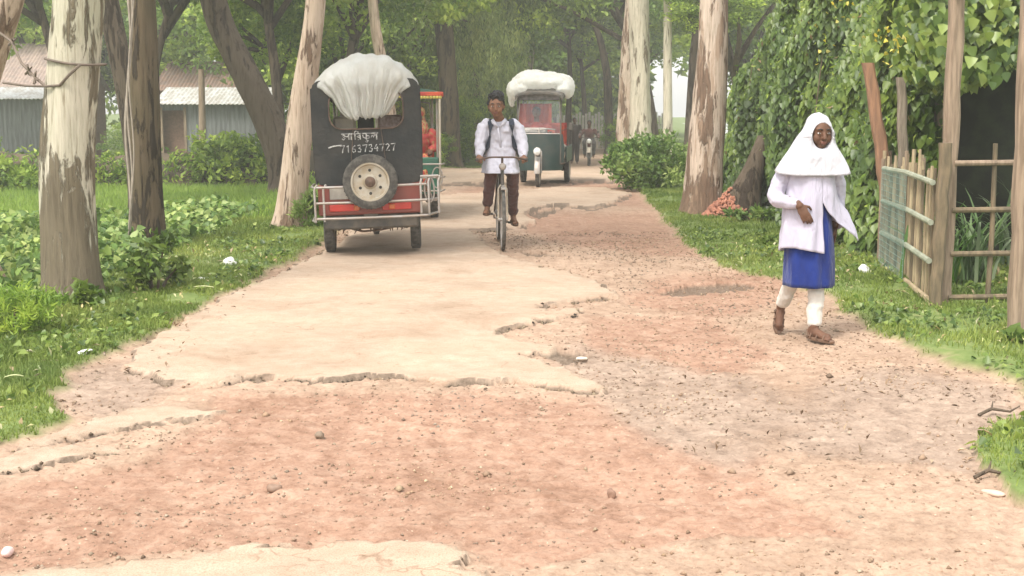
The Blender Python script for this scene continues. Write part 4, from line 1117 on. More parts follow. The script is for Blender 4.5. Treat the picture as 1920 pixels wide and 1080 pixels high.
stones('gravel', x, y, .003 + .009 * rng.random(len(x)) ** 4 + .0005 * y, M_stone, label='small chips of brick and stone strewn over the broken road', cat='gravel', kind='stuff')
x, y = scatter(160000, lambda x, y: fld(edge, x, y) > .5, (-3.0, 3.2), (3.9, 16), pw=1.2)
stones('edge_chips', x, y, .004 + .012 * rng.random(len(x)) ** 3 + .0005 * y, leafmat('bitumen_chip', [(.05, .038, .03), (.12, .09, .065), (.30, .23, .16), (.16, .10, .07)], 0, .9, .15), label='dark broken chips along the torn edges of the asphalt', cat='gravel', kind='stuff')
x, y = scatter(60, lambda x, y: (fld(asp, x, y) < .5) & (fld(gra, x, y) < .5), (-3.2, 3.4), (3.9, 14), pw=1.3)
stones('road_stone', x, y, .012 + .022 * rng.random(len(x)) ** 3, M_stone, label='larger stones lying here and there on the dirt', cat='stones', kind='stuff')
x, y = scatter(2600, lambda x, y: (fld(gra, x, y) > .4), (-4.5, 4.5), (5.5, 14)); 
me = leaf_mesh('fallen_leaves', np.stack([x, y, surf(x, y) + .03], 1), .03 + .04 * rng.random(len(x)), .4, 0, nrm=np.tile([0, 0, 2.], (len(x), 1)))
link('fallen_leaves', me, leafmat('dry_leaf', [(.30, .22, .12), (.45, .36, .2), (.40, .42, .18), (.55, .5, .35)], .1), label='dry yellowish leaves fallen on the grass verges', cat='leaves', kind='stuff')
x, y = scatter(2200, lambda x, y: ((fld(gry, x, y) > .4) | (np.abs(x) > 2.1)) & (fld(gra, x, y) < .5), (-3.0, 3.4), (5, 13))
me = leaf_mesh('road_leaves', np.stack([x, y, surf(x, y) + .008], 1), .02 + .035 * rng.random(len(x)), .35, 0, nrm=np.tile([0, 0, 3.], (len(x), 1)))
link('road_leaves', me, leafmat('brown_leaf', [(.16, .10, .06), (.30, .2, .13), (.5, .38, .28)], .1), label='brown leaf scraps along the ragged road margins', cat='leaves', kind='stuff')

def crumple(label, px, py, r, col, name='litter', seed=0, flat=.5, lift=.5):
    p = G(px, py); mb = MB(); mb.ell((0, 0, 0), (r[0], r[1], r[0] * flat), nu=14, nv=9)
    V = np.array(mb.v); V = V * (1 + 1.1 * (vn3(V / r[0] * 1.5 + 5, seed) - .5))[:, None]; mb.v = [tuple(q) for q in V]
    o = mb.build(name, simple('litter_' + str(seed), col, .7, var=.15), label=label, cat='litter', sharp=False); mb.sm = [False] * len(mb.f)
    o.location = (p.x, p.y, sz(p.x, p.y) + r[0] * flat * lift); o.rotation_euler = (random.uniform(-.3, .3), random.uniform(-.3, .3), random.uniform(0, 3)); return o
crumple('crumpled white paper in the grass beside the vine-clad trunk', 433, 503, (.085, .06), (.75, .74, .68), seed=1, flat=.6)
crumple('small white scrap in the grass just below the crumpled paper', 381, 536, (.04, .03), (.7, .69, .6), seed=2)
crumple('white torn wrapper at the left road edge', 160, 677, (.062, .02), (.8, .8, .76), seed=3, flat=.3)
crumple('round white lump in the grass behind the girl', 1621, 524, (.058, .05), (.8, .79, .72), seed=4, flat=.8)
crumple('red and white striped wrapper on the dirt at the bottom left', 14, 1027, (.045, .02), (.75, .55, .5), seed=5, flat=.35)
crumple('pinkish broken tile fragment by the right grass tuft', 1065 + 795, 928, (.062, .02), (.62, .46, .36), name='tile_fragment', seed=6, flat=.2)
crumple('small dark clod of earth on the reddish dirt', 601, 815, (.028, .024), (.22, .16, .11), name='clod', seed=7, flat=.9)
crumple('dark stone on the dirt left of centre in the foreground', 516, 912, (.035, .02), (.25, .16, .11), name='clod', seed=8, flat=.6)
crumple('pale stone chip beside the hole in the asphalt edge', 1092, 671, (.045, .03), (.72, .62, .5), name='stone', seed=9, flat=.3)
crumple('brown stone near the bottom of the view right of centre', 1146, 921, (.022, .018), (.26, .15, .1), name='clod', seed=10, flat=.9)
def leafblade(label, px, py, L, w_, col, rz):
    p = G(px, py); mb = MB(); n = 7; a = []
    rings = [ring((L * (t / 8 - .5), .006 * math.sin(t), .012 * math.sin(t / 8 * PI)), .001, .001, 6) for t in range(9)]
    rings = [[Vector((L * (t / 8 - .5), math.cos(k * PI / 3) * w_ * (math.sin(PI * (t + .5) / 9) + .02), .01 * math.sin(t / 8 * PI) + math.sin(k * PI / 3) * .003)) for k in range(6)] for t in range(9)]
    mb.loft(rings); o = mb.build('fallen_leaf', simple('leafcol_%d' % px, col, .7), label=label, cat='leaf'); o.location = (p.x, p.y, sz(p.x, p.y) + .05); o.rotation_euler = (0, 0, rz)
leafblade('long yellowish fallen leaf on the left verge', 383, 562, .17, .014, (.55, .55, .28), -.1)
leafblade('pale fallen leaf at the far left of the verge', 28, 735, .10, .010, (.5, .52, .25), .3)
def twig(label, px, py, L, rz):
    p = G(px, py); mb = MB(); mb.tube([(-L / 2, 0, 0), (-L / 6, .015, .025), (L / 5, -.01, .012), (L / 2, .02, .03)], [.008, .009, .006, .003], 6); mb.tube([(-L / 6, .015, .025), (0, .07, .05)], [.006, .002], 5)
    mb.tube([(L / 5, -.01, .012), (L / 4, -.06, .045)], [.005, .002], 5)
    o = mb.build('twig', B_dark, label=label, cat='twig'); o.location = (p.x, p.y, sz(p.x, p.y) + .01); o.rotation_euler = (0, 0, rz)
twig('curved dark twig on the gravel at the right edge of the road', 1875, 782, .24, .2)
twig('thin brown twig beside the pinkish tile fragment', 1870, 905, .2, 0.05)
# ------------------------------------------------------------------ materials for vehicles and people
M_rubber = simple('dusty_tyre_rubber', (.11, .10, .085), .85, c2=(.045, .04, .035), scale=20)
M_rim = simple('cream_wheel_rim', (.43, .39, .32), .5, c2=(.36, .29, .2), scale=9)
M_chrome = simple('dull_steel_tube', (.38, .355, .33), .5, .5, c2=(.36, .30, .25), scale=14)
M_rustst = simple('rusty_brown_steel', (.16, .10, .07), .7, .3, c2=(.09, .06, .045), scale=12)
M_blackst = simple('black_dusty_steel', (.05, .047, .042), .6, c2=(.11, .09, .07), scale=7)
M_canvas = simple('grey_black_vinyl', (.027, .028, .028), .72, c2=(.055, .050, .044), scale=2.2, bmp=.035, spec=.2, lo=.35, hi=.6)
M_redp = simple('worn_red_paint', (.22, .045, .032), .45, c2=(.20, .05, .035), scale=5)
M_greenp = simple('dark_green_paint', (.010, .032, .028), .5, c2=(.035, .045, .038), scale=4)
M_greenp2 = simple('green_paint', (.03, .15, .09), .4, c2=(.04, .10, .07), scale=4)
M_redcl = simple('red_cloth', (.55, .09, .035), .8, c2=(.36, .04, .03), scale=4)
M_cream = simple('cream_vinyl', (.50, .44, .34), .6, c2=(.38, .32, .25), scale=6)
M_brownin = simple('brown_lining', (.10, .06, .045), .8)
M_amber = simple('amber_lens', (.6, .16, .05), .25, var=.1)
M_redlens = simple('red_lens', (.5, .04, .03), .25, var=.1)
M_lamp = simple('lamp_glass', (.75, .75, .72), .15, var=.05)
M_plate = simple('dirty_number_plate', (.42, .38, .33), .6)
M_whitepaint = simple('white_chalk_paint', (.52, .50, .47), .8, c2=(.16, .155, .15), scale=34, lo=.40, hi=.56)
def skinmat(name, c):
    m, nt, b, o = newmat(name); v = coords(nt); f = noise(nt, v, 14, 4)
    r = ramp(nt, f, [(.35, tuple(x * .8 for x in c)), (.65, tuple(x * 1.1 for x in c))]); nt.links.new(r.outputs[0], b.inputs['Base Color'])
    b.inputs['Roughness'].default_value = .62; b.inputs['Specular IOR Level'].default_value = .25; b.inputs['Subsurface Weight'].default_value = .08; b.inputs['Subsurface Radius'].default_value = (.02, .008, .004); return m
M_skin = skinmat('brown_skin', (.24, .12, .07)); M_skin2 = skinmat('dark_brown_skin', (.13, .065, .040))
M_hair = simple('black_hair', (.012, .010, .009), .55, bmp=.004, scale=30)
M_eye = simple('eye_white', (.6, .57, .53), .25, var=.05); M_iris = simple('dark_iris', (.02, .012, .008), .2); M_lip = simple('lips', (.20, .07, .05), .5)
def clothmat(name, c, sss=False, tr=.0, rough=.85, c2=None, bm=.01):
    m, nt, b, o = newmat(name); v = coords(nt, (1, 1, .45)); f = noise(nt, v, 7, 3)
    r = ramp(nt, f, [(.35, c2 or tuple(x * .9 for x in c)), (.65, c)]); nt.links.new(r.outputs[0], b.inputs['Base Color'])
    b.inputs['Roughness'].default_value = rough; b.inputs['Sheen Weight'].default_value = .2; b.inputs['Specular IOR Level'].default_value = .2
    f2 = noise(nt, coords(nt, (1, 1, .3)), 15, 4, .55, 1.0); bump(nt, f2, .9, bm * 2, b)
    if tr:
        t = nt.nodes.new('ShaderNodeBsdfTranslucent'); nt.links.new(r.outputs[0], t.inputs['Color'])
        x = nt.nodes.new('ShaderNodeMixShader'); x.inputs[0].default_value = tr
        nt.links.new(b.outputs[0], x.inputs[1]); nt.links.new(t.outputs[0], x.inputs[2]); nt.links.new(x.outputs[0], o.inputs['Surface'])
    return m
M_white = clothmat('white_cotton', (.64, .62, .69), tr=.1)
M_lav = clothmat('lavender_white_cotton', (.52, .49, .59), tr=.1)
M_hijab = clothmat('white_headscarf_cotton', (.54, .53, .565), tr=.1)
M_blue = clothmat('royal_blue_cotton', (.010, .030, .19), c2=(.006, .017, .12))
M_creamtr = clothmat('cream_cotton', (.62, .58, .52))
M_maroon = clothmat('maroon_brown_cotton', (.12, .055, .046), c2=(.08, .038, .034))
M_navy = clothmat('navy_webbing', (.022, .03, .05))
M_sandal = simple('brown_leather_sandal', (.16, .09, .055), .6, c2=(.09, .05, .03), scale=25)
M_plastic = None
def plasticmat():
    m, nt, b, o = newmat('milky_plastic_sheet'); b.inputs['Base Color'].default_value = (.78, .76, .72, 1); b.inputs['Roughness'].default_value = .32
    v = coords(nt); f = noise(nt, v, 4, 3); r = ramp(nt, f, [(.35, (.78, .75, .68)), (.6, (.88, .87, .82))]); nt.links.new(r.outputs[0], b.inputs['Base Color'])
    t = nt.nodes.new('ShaderNodeBsdfTranslucent'); nt.links.new(r.outputs[0], t.inputs['Color'])
    x = nt.nodes.new('ShaderNodeMixShader'); x.inputs[0].default_value = .45
    nt.links.new(b.outputs[0], x.inputs[1]); nt.links.new(t.outputs[0], x.inputs[2])
    tp = nt.nodes.new('ShaderNodeBsdfTransparent'); x2 = nt.nodes.new('ShaderNodeMixShader'); x2.inputs[0].default_value = .22; nt.links.new(x.outputs[0], x2.inputs[1]); nt.links.new(tp.outputs[0], x2.inputs[2]); nt.links.new(x2.outputs[0], o.inputs['Surface'])
    bump(nt, noise(nt, coords(nt, (1, 1, .3)), 24, 5, .7, 1.2), .9, .03, b); return m
M_plastic = plasticmat()

# ------------------------------------------------------------------ wheels
def wheel(name, parent, c, r, w_, axis=(1, 0, 0), spokes=False, rimm=None, tw=None):
    t = MB(); tw = tw or w_
    t.lathe(c, axis, [(r - w_ * .75, -tw * .5), (r - w_ * .25, -tw * .55), (r - .004, -tw * .42), (r, 0), (r - .004, tw * .42), (r - w_ * .25, tw * .55), (r - w_ * .75, tw * .5)], 36)
    if not spokes:
        for i in range(40):
            a = 2 * PI * i / 40; ax = Vector(axis).normalized(); u1 = Vector((0, 0, 1)); u2 = ax.cross(u1)
            d = u1 * math.cos(a) + u2 * math.sin(a); M_ = Matrix((ax, d.cross(ax), d)).transposed()
            t.box(Vector(c) + d * (r - .001), (tw * .9, .010, .007), M_)
    ty = t.build('wheel' if name == 'wheel' else name, M_rubber, parent)
    m = MB(); ri = r - w_ * .72
    if spokes:
        m.lathe(c, axis, [(ri - .012, -tw * .4), (ri + .004, -tw * .45), (ri + .004, tw * .45), (ri - .012, tw * .4)], 36)
        ax = Vector(axis).normalized(); u1 = Vector((0, 0, 1)); u2 = ax.cross(u1)
        for i in range(24):
            a = 2 * PI * i / 24; d = u1 * math.cos(a) + u2 * math.sin(a); s_ = 1 if i % 2 else -1
            m.tube([Vector(c) + ax * (s_ * .03) + d * .015, Vector(c) + d * ri], .0016, 4)
        m.tube([Vector(c) - ax * .05, Vector(c) + ax * .05], .018, 10)
    else:
        m.lathe(c, axis, [(ri + .005, -tw * .46), (ri - .02, -tw * .46), (ri - .03, -tw * .15), (.075, -tw * .12), (.06, -tw * .38), (.01, -tw * .38), (.01, tw * .38), (.06, tw * .38), (.075, tw * .12), (ri - .03, tw * .15), (ri - .02, tw * .46), (ri + .005, tw * .46)], 36)
    m.build('rim', rimm or M_rim, ty)
    return ty

# ------------------------------------------------------------------ battery rickshaw, forward +y, origin under the rear panel
def rick(name, label, loc, rz, roll=0.0, body=None, canopy=None, lower=None, group='battery rickshaws on the road'):
    e = empty(name, loc, label=label, cat='rickshaw', group=group); e.rotation_euler = (0, roll, rz)
    m = MB()
    for x in (-.36, .36): m.box((x, .95, .36), (.06, 1.9, .08), bev=.01)
    for y_ in (.08, .55, 1.1, 1.85): m.box((0, y_, .36), (.80, .07, .09))
    m.box((.14, .45, .30), (.14, .2, .12), bev=.03); m.tube([(-.42, .45, .27), (.42, .45, .27)], .022, 10)
    m.tube([(0, 1.85, .38), (0, 2.25, .62)], .04, 8)
    m.build('chassis', M_blackst, e)
    m = MB(); m.box((0, 1.0, .425), (.96, 1.95, .03), bev=.005); m.build('floor', M_rustst, e)
    for x in (-.455, .455): wheel('wheel', e, (x, .45, .255), .255, .10)
    wheel('wheel', e, (0, 2.2, .255), .255, .07)
    # leaf springs
    for x in (-.36, .36):
        m = MB(); m.tube([(x, .1, .31), (x, .3, .25), (x, .45, .235), (x, .6, .25), (x, .85, .31)], .018, 6, up=(1, 0, 0), b=.028); m.build('leaf_spring', M_rustst, e)
    m = MB()
    for x in (-.055, .055): m.tube([(x, 2.2, .255), (x, 2.14, .62), (x, 2.06, .78)], .018, 8)
    m.tube([(0, 2.08, .66), (0, 1.98, 1.05)], .022, 8); m.build('front_fork', M_chrome, e)
    m = MB(); m.tube([(-.30, 1.78, 1.04), (-.16, 1.95, 1.06), (0, 1.98, 1.04), (.16, 1.95, 1.06), (.30, 1.78, 1.04)], .014, 8); m.build('handlebar', M_chrome, e)
    m = MB(); L = []
    for i in range(12):
        a = R(-10) + R(150) * i / 11; L.append(ring((0, 2.2 + math.sin(a) * .30 * -1 + .02, .255 + math.cos(a - R(20)) * .30), .06, .008, 8, Matrix.Rotation(0, 3, 'X')))
    P_ = [(0, 2.2 + .29 * math.sin(R(q)), .26 + .29 * math.cos(R(q))) for q in range(-60, 91, 15)]
    m.tube(P_, .01, 8, up=(1, 0, 0), b=.06) if False else m.tube(P_, .055, 8, up=(0, 1, .3), b=.012)
    m.build('mudguard', M_chrome, e)
    m = MB(); m.lathe((0, 2.44, .66), (0, 1, 0), [(.001, .05), (.05, .045), (.075, .02), (.078, 0), (.05, -.07), (.001, -.09)], 20); h_ = m.build('headlight', M_chrome, e)
    m = MB(); m.lathe((0, 2.445, .66), (0, 1, 0), [(.001, .058), (.04, .05), (.066, .03), (.06, .01), (.001, .01)], 20); m.build('lens', M_lamp, h_)
    # seats
    for (y0, yb, n_) in ((.42, .18, 'rear'), (1.12, 1.30, 'front')):
        m = MB(); m.box((0, y0, .70), (.94, .38, .11), bev=.035); s_ = m.build('seat', M_redcl if n_ == 'rear' else M_cream, e)
        m = MB(); m.box((0, yb, .95), (.90, .08, .40), bev=.03); m.build('backrest', M_redcl if body is not M_redp else M_cream, s_)
    m = MB(); m.box((0, 1.60, .62), (.55, .28, .30), bev=.03); m.build('driver_seat', M_redcl, e)
    # posts and roof
    for (x, y_, z1) in ((-.50, .05, 1.70), (.50, .05, 1.70), (-.50, 1.25, 1.73), (.50, 1.25, 1.73), (-.42, 2.0, 1.68), (.42, 2.0, 1.68)):
        m = MB(); m.tube([(x, y_, .42), (x * 1.01, y_ + (.06 if y_ > 1.5 else 0), 1.0), (x, y_ - (.12 if y_ > 1.5 else 0), z1)], .015, 8); m.build('post', M_chrome if canopy is M_greenp2 else M_blackst, e)
    m = MB(); Lr = []
    for i in range(14):
        t = i / 13; y_ = -.04 + 2.2 * t; hw = .56 - .10 * max(0, t - .6) / .4; dz = -.10 * max(0, t - .75) / .25 - .03 * (1 - t)
        top = [(hw * math.cos(PI * k / 12), y_, 1.70 + dz + .13 * math.sin(PI * k / 12) ** .6) for k in range(13)]
        bot = [(hw * .97 * math.cos(PI * k / 12), y_, 1.67 + dz + .12 * math.sin(PI * k / 12) ** .6) for k in range(12, -1, -1)]
        Lr.append(top + bot)
    m.loft(Lr); m.build('roof', canopy, e)
    # side panels
    for x in (-1, 1):
        m = MB(); m.box((x * .515, .95, .58), (.03, 1.75, .30), bev=.01); m.build('side_panel', body, e)
    # front apron
    m = MB(); L = []
    for i in range(9):
        z = .30 + .66 * i / 8; a = []; b_ = []
        for k in range(13):
            u_ = -1 + k / 6; bul = 1 - abs(u_) ** 2.6
            y_ = 1.90 + .26 * bul - .06 * (z - .3); w_ = .45 + .035 * math.sin(PI * i / 8)
            a.append((u_ * w_, y_, z)); b_.append((u_ * (w_ - .02), y_ - .02, z))
        L.append(a + b_[::-1])
    m.loft(L); m.build('front_apron', body, e)
    # windscreen
    m = MB(); m.tube([(-.42, 2.0, .97), (-.41, 1.98, 1.25), (-.38, 1.92, 1.60), (0, 1.93, 1.66), (.38, 1.92, 1.60), (.41, 1.98, 1.25), (.42, 2.0, .97), (0, 2.08, .97)], .012, 8, closed=True); f_ = m.build('windscreen_frame', M_chrome, e)
    m = MB()
    m.add([(-.41, 2.0, .97), (.41, 2.0, .97), (.38, 1.92, 1.60), (-.38, 1.92, 1.60), (-.41, 1.994, .97), (.41, 1.994, .97), (.38, 1.914, 1.60), (-.38, 1.914, 1.60)], [(0, 1, 2, 3), (7, 6, 5, 4), (0, 4, 5, 1), (1, 5, 6, 2), (2, 6, 7, 3), (3, 7, 4, 0)], False)
    gm = bpy.data.materials.get('windscreen_glass')
    if not gm:
        gm, nt_, b2, o2 = newmat('windscreen_glass'); gl = nt_.nodes.new('ShaderNodeBsdfGlossy'); gl.inputs['Roughness'].default_value = .06
        tr = nt_.nodes.new('ShaderNodeBsdfTransparent'); mx = nt_.nodes.new('ShaderNodeMixShader'); fr = nt_.nodes.new('ShaderNodeFresnel'); mx.inputs[0].default_value = .035
        nt_.links.new(tr.outputs[0], mx.inputs[1]); nt_.links.new(gl.outputs[0], mx.inputs[2]); nt_.links.new(mx.outputs[0], o2.inputs['Surface'])
    m.build('windscreen', gm, f_)
    return e

def sheetpanel(outer, inner, y0, th, mat, name, parent):
    n = len(outer); m = MB()
    vs = [(x, y0, z) for x, z in outer] + [(x, y0, z) for x, z in inner] + [(x, y0 + th, z) for x, z in outer] + [(x, y0 + th, z) for x, z in inner]
    fs = []
    for i in range(n):
        j = (i + 1) % n
        fs += [(i, j, n + j, n + i), (2 * n + i, 3 * n + i, 3 * n + j, 2 * n + j), (i, 2 * n + i, 2 * n + j, j), (n + i, n + j, 3 * n + j, 3 * n + i)]
    m.add(vs, fs, False); return m.build(name, mat, parent)
def outl(fn, c, n=72):
    out = []
    for i in range(n):
        a = 2 * PI * i / n; d = (math.cos(a), math.sin(a)); lo, hi = 0, 3
        for _ in range(26):
            q = (lo + hi) / 2
            if fn(c[0] + d[0] * q, c[1] + d[1] * q): lo = q
            else: hi = q
        out.append((c[0] + d[0] * lo, c[1] + d[1] * lo))
    return out
def rrect(x0, x1, z0, z1, r):
    def f(x, z):
        dx = max(x0 + r - x, x - x1 + r, 0); dz = max(z0 + r - z, z - z1 + r, 0)
        return x0 <= x <= x1 and z0 <= z <= z1 and dx * dx + dz * dz <= r * r
    return f

# --- rickshaw seen from behind
g1 = G(708, 473)
R1 = rick('battery_rickshaw', 'black-backed rickshaw with spare wheel, painted number and plastic sheet on its roof', (g1.x, g1.y - .45, gz(g1.x, g1.y) + .028), R(5), R(-1.8), M_redp, M_canvas)
pan = sheetpanel(outl(rrect(-.545, .545, .73, 1.80, .10), (0, 1.45)), outl(rrect(-.375, .375, 1.30, 1.69, .13), (0, 1.45)), -.075, .03, M_canvas, 'rear_cover', R1)
m = MB(); P_ = outl(rrect(-.375, .375, 1.30, 1.69, .13), (0, 1.45), 48); m.tube([(x, -.085, z) for x, z in P_], .008, 6, closed=True); m.build('window_piping', M_rustst, pan)
for x in (-1, 1):
    m = MB(); L = []
    for i in range(8):
        y_ = -.06 + 1.0 * i / 7; zt = 1.72; zb = .74 + (.55 * (i / 7) ** 2)
        L.append([(x * .548, y_, zb), (x * .562, y_, (zb + zt) / 2), (x * .556, y_, zt), (x * .53, y_, zt), (x * .54, y_, (zb + zt) / 2), (x * .53, y_, zb)])
    m.loft(L, smooth=False); m.build('side_curtain', M_canvas, R1)
for x in (-1, 1):
    m = MB(); m.tube([(x * .20, -.095, .74), (x * .17, -.095, 1.02), (x * .14, -.095, 1.30)], .004, 5, up=(0, 1, 0), b=.008); m.build('seam', M_rustst, pan)
m = MB(); m.box((0, -.05, .585), (1.06, .05, .32), bev=.015); rp = m.build('rear_panel', M_redp, R1)
for x in (-1, 1):
    m = MB(); m.box((x * .27, -.082, .50), (.30, .025, .07), bev=.008); m.build('tail_light', M_redlens, rp)
    m = MB(); m.box((x * .14 if x < 0 else .22, -.095, .50), (.06, .03, .05), bev=.008); m.build('indicator', M_amber, rp)
m = MB(); m.box((-.30, -.095, .655), (.22, .01, .13), bev=.004); m.build('number_plate', M_plate, R1)
m = MB(); m.box((0, -.02, .345), (.98, .10, .14), bev=.02); m.box((0, -.03, .43), (.16, .07, .12), bev=.01); m.build('rear_bumper', M_blackst, R1)
# hanging muddy fringe and cables below the bumper
m = MB()
for i in range(26):
    x = -.34 + .68 * random.random(); l = random.uniform(.03, .09); m.tube([(x, .05, .31), (x + random.uniform(-.02, .02), .05, .31 - l * .6), (x + random.uniform(-.03, .03), .05, .31 - l)], [.012, .010, .004], 5)
m.tube([(-.3, .06, .30), (-.1, .06, .24), (.1, .06, .25), (.3, .06, .29)], .012, 6); m.build('cables', M_rustst, R1)
# tubular guard
m = MB()
for z in (.72, .56, .40): m.tube([(-.56, -.13, z), (-.3, -.17, z), (.3, -.17, z), (.58, -.13, z)], .013, 8)
for x in (-.56, -.47): m.tube([(x, -.14, .37), (x, -.14, .70), (x + .03, -.13, .75)], .012, 8)
for x in (.52, .60, .70): m.tube([(x, -.13, .42), (x, -.14, .74), (x + .02, -.10, .80)], .012, 8)
m.tube([(-.56, -.13, .37), (-.60, .05, .37), (-.60, .5, .38)], .012, 8); m.tube([(-.56, -.13, .72), (-.60, .05, .72), (-.60, .5, .72)], .012, 8)
m.tube([(.52, -.13, .80), (.70, -.12, .80), (.71, .1, .78), (.71, .6, .74)], .013, 8); m.tube([(.58, -.13, .56), (.71, .0, .56), (.71, .6, .56)], .012, 8); m.tube([(.58, -.13, .40), (.71, .0, .42), (.71, .6, .42)], .012, 8)
gd = m.build('tubular_guard', M_chrome, R1)
for k in (0, 1):
    m = MB(); m.tube([(.61 + k * .06 + .05 * math.cos(2 * PI * i / 18), -.10 + .2 * k, .66 + .13 * math.sin(2 * PI * i / 18)) for i in range(18)], .009, 6, closed=True); m.build('hoop', M_chrome, gd)
sp = wheel('spare_wheel', R1, (0.01, -.17, .765), .28, .11, axis=(0, -1, 0), tw=.10)
m = MB(); m.lathe((.01, -.21, .765), (0, -1, 0), [(.001, .045), (.022, .04), (.05, .02), (.055, 0), (.02, -.01), (.001, -.01)], 18)
for i in range(5): a = 2 * PI * i / 5; m.tube([(.01 + .036 * math.cos(a), -.21, .765 + .036 * math.sin(a)), (.01 + .036 * math.cos(a), -.245, .765 + .036 * math.sin(a))], .007, 6)
m.build('hub_cap', M_rustst, sp)
m = MB()
for i in range(6):
    a = 2 * PI * (i + .5) / 6; m.lathe((.01 + .118 * math.cos(a), -.1835, .765 + .118 * math.sin(a)), (0, -1, 0), [(.001, .004), (.014, .004), (.016, 0), (.001, 0)], 10)
m.build('rim_holes', M_darkin, sp)
# painted words: one line of Bengali lettering above a phone number
BN = [  # strokes in cells 1 wide, 1 high (headline at .85)
 [[(0, .85), (1.55, .85)], [(.15, .6), (.35, .72), (.5, .55), (.28, .42), (.5, .3), (.3, .12), (.08, .25)], [(.5, .55), (.78, .5), (.95, .85), (.95, .1)], [(1.25, .85), (1.25, .08)]],
 [[(0, .85), (.9, .85)], [(.05, 1.0), (.25, 1.2), (.5, 1.1), (.5, .85)], [(.12, .85), (.12, .1)], [(.75, .85), (.75, .1)], [(.75, .3), (.35, .5), (.7, .62)], [(.48, .12), (.55, .05)]],
 [[(0, .85), (1.0, .85)], [(.1, .7), (.15, .4), (.4, .25), (.55, .5), (.55, .85), (.55, .1)], [(.55, .55), (.85, .55), (.9, .3), (.7, .2)], [(.5, .0), (.75, -.08), (.6, -.28), (.4, -.15)]],
 [[(0, .85), (1.0, .85)], [(.1, .3), (.25, .6), (.4, .3), (.5, .62), (.75, .6)], [(.8, .85), (.8, .05)]]]
BW = [1.55, .95, 1.0, 1.0]
def words(parent):
    def stroke(pts, r, m): m.tube([Vector((x, -.0785, z)) for x, z in pts], r, 6, up=(0, 1, 0), b=r * .3) if False else m.tube([Vector((x, -.079, z)) for x, z in pts], r, 6)
    m = MB(); x0 = -.265; s_ = .084
    for g_, w_ in zip(BN, BW):
        for st in g_: stroke([(x0 + q[0] * s_ * .98, 1.185 + q[1] * s_ * .95) for q in st], .0068, m)
        x0 += w_ * s_
    m.build('painted_words', M_whitepaint, parent)
    DG = {'1': [[(.25, .8), (.5, 1), (.5, 0)]], '6': [[(.75, .95), (.35, .75), (.15, .3), (.4, 0), (.75, .15), (.7, .45), (.3, .45)]], '3': [[(.15, .9), (.6, 1), (.65, .7), (.35, .55), (.75, .4), (.6, .03), (.15, .08)]],
          '7': [[(.05, .92), (.85, 1), (.55, .45), (.45, 0)]], '4': [[(.55, 1), (.1, .4), (.8, .4)], [(.62, .65), (.6, 0)]], '2': [[(.15, .85), (.5, 1), (.75, .75), (.15, .05), (.85, .08)]]}
    m = MB(); stroke([(-.40, 1.115), (-.36, 1.13), (-.30, 1.138), (-.265, 1.14)], .008, m); x0 = -.285; s_ = .074
    for i, ch in enumerate('7163734727'):
        for st in DG[ch]: stroke([(x0 + q[0] * s_ * .78, 1.062 + q[1] * s_ + .0008 * i) for q in st], .0062, m)
        x0 += .0575
    m.build('painted_number', M_whitepaint, parent)
words(R1)
# things inside seen through the rear window
m = MB(); m.box((-.02, .30, 1.36), (.17, .05, .20), bev=.01); m.build('dark_box', M_darkin, R1)
m = MB(); m.box((-.24, .28, 1.33), (.24, .06, .20), bev=.03); m.build('headrest', M_cream, R1)
m = MB(); m.box((.24, .28, 1.34), (.26, .06, .18), bev=.03); m.build('headrest', simple('mottled_vinyl', (.40, .30, .26), .7, c2=(.22, .14, .12), scale=24), R1)
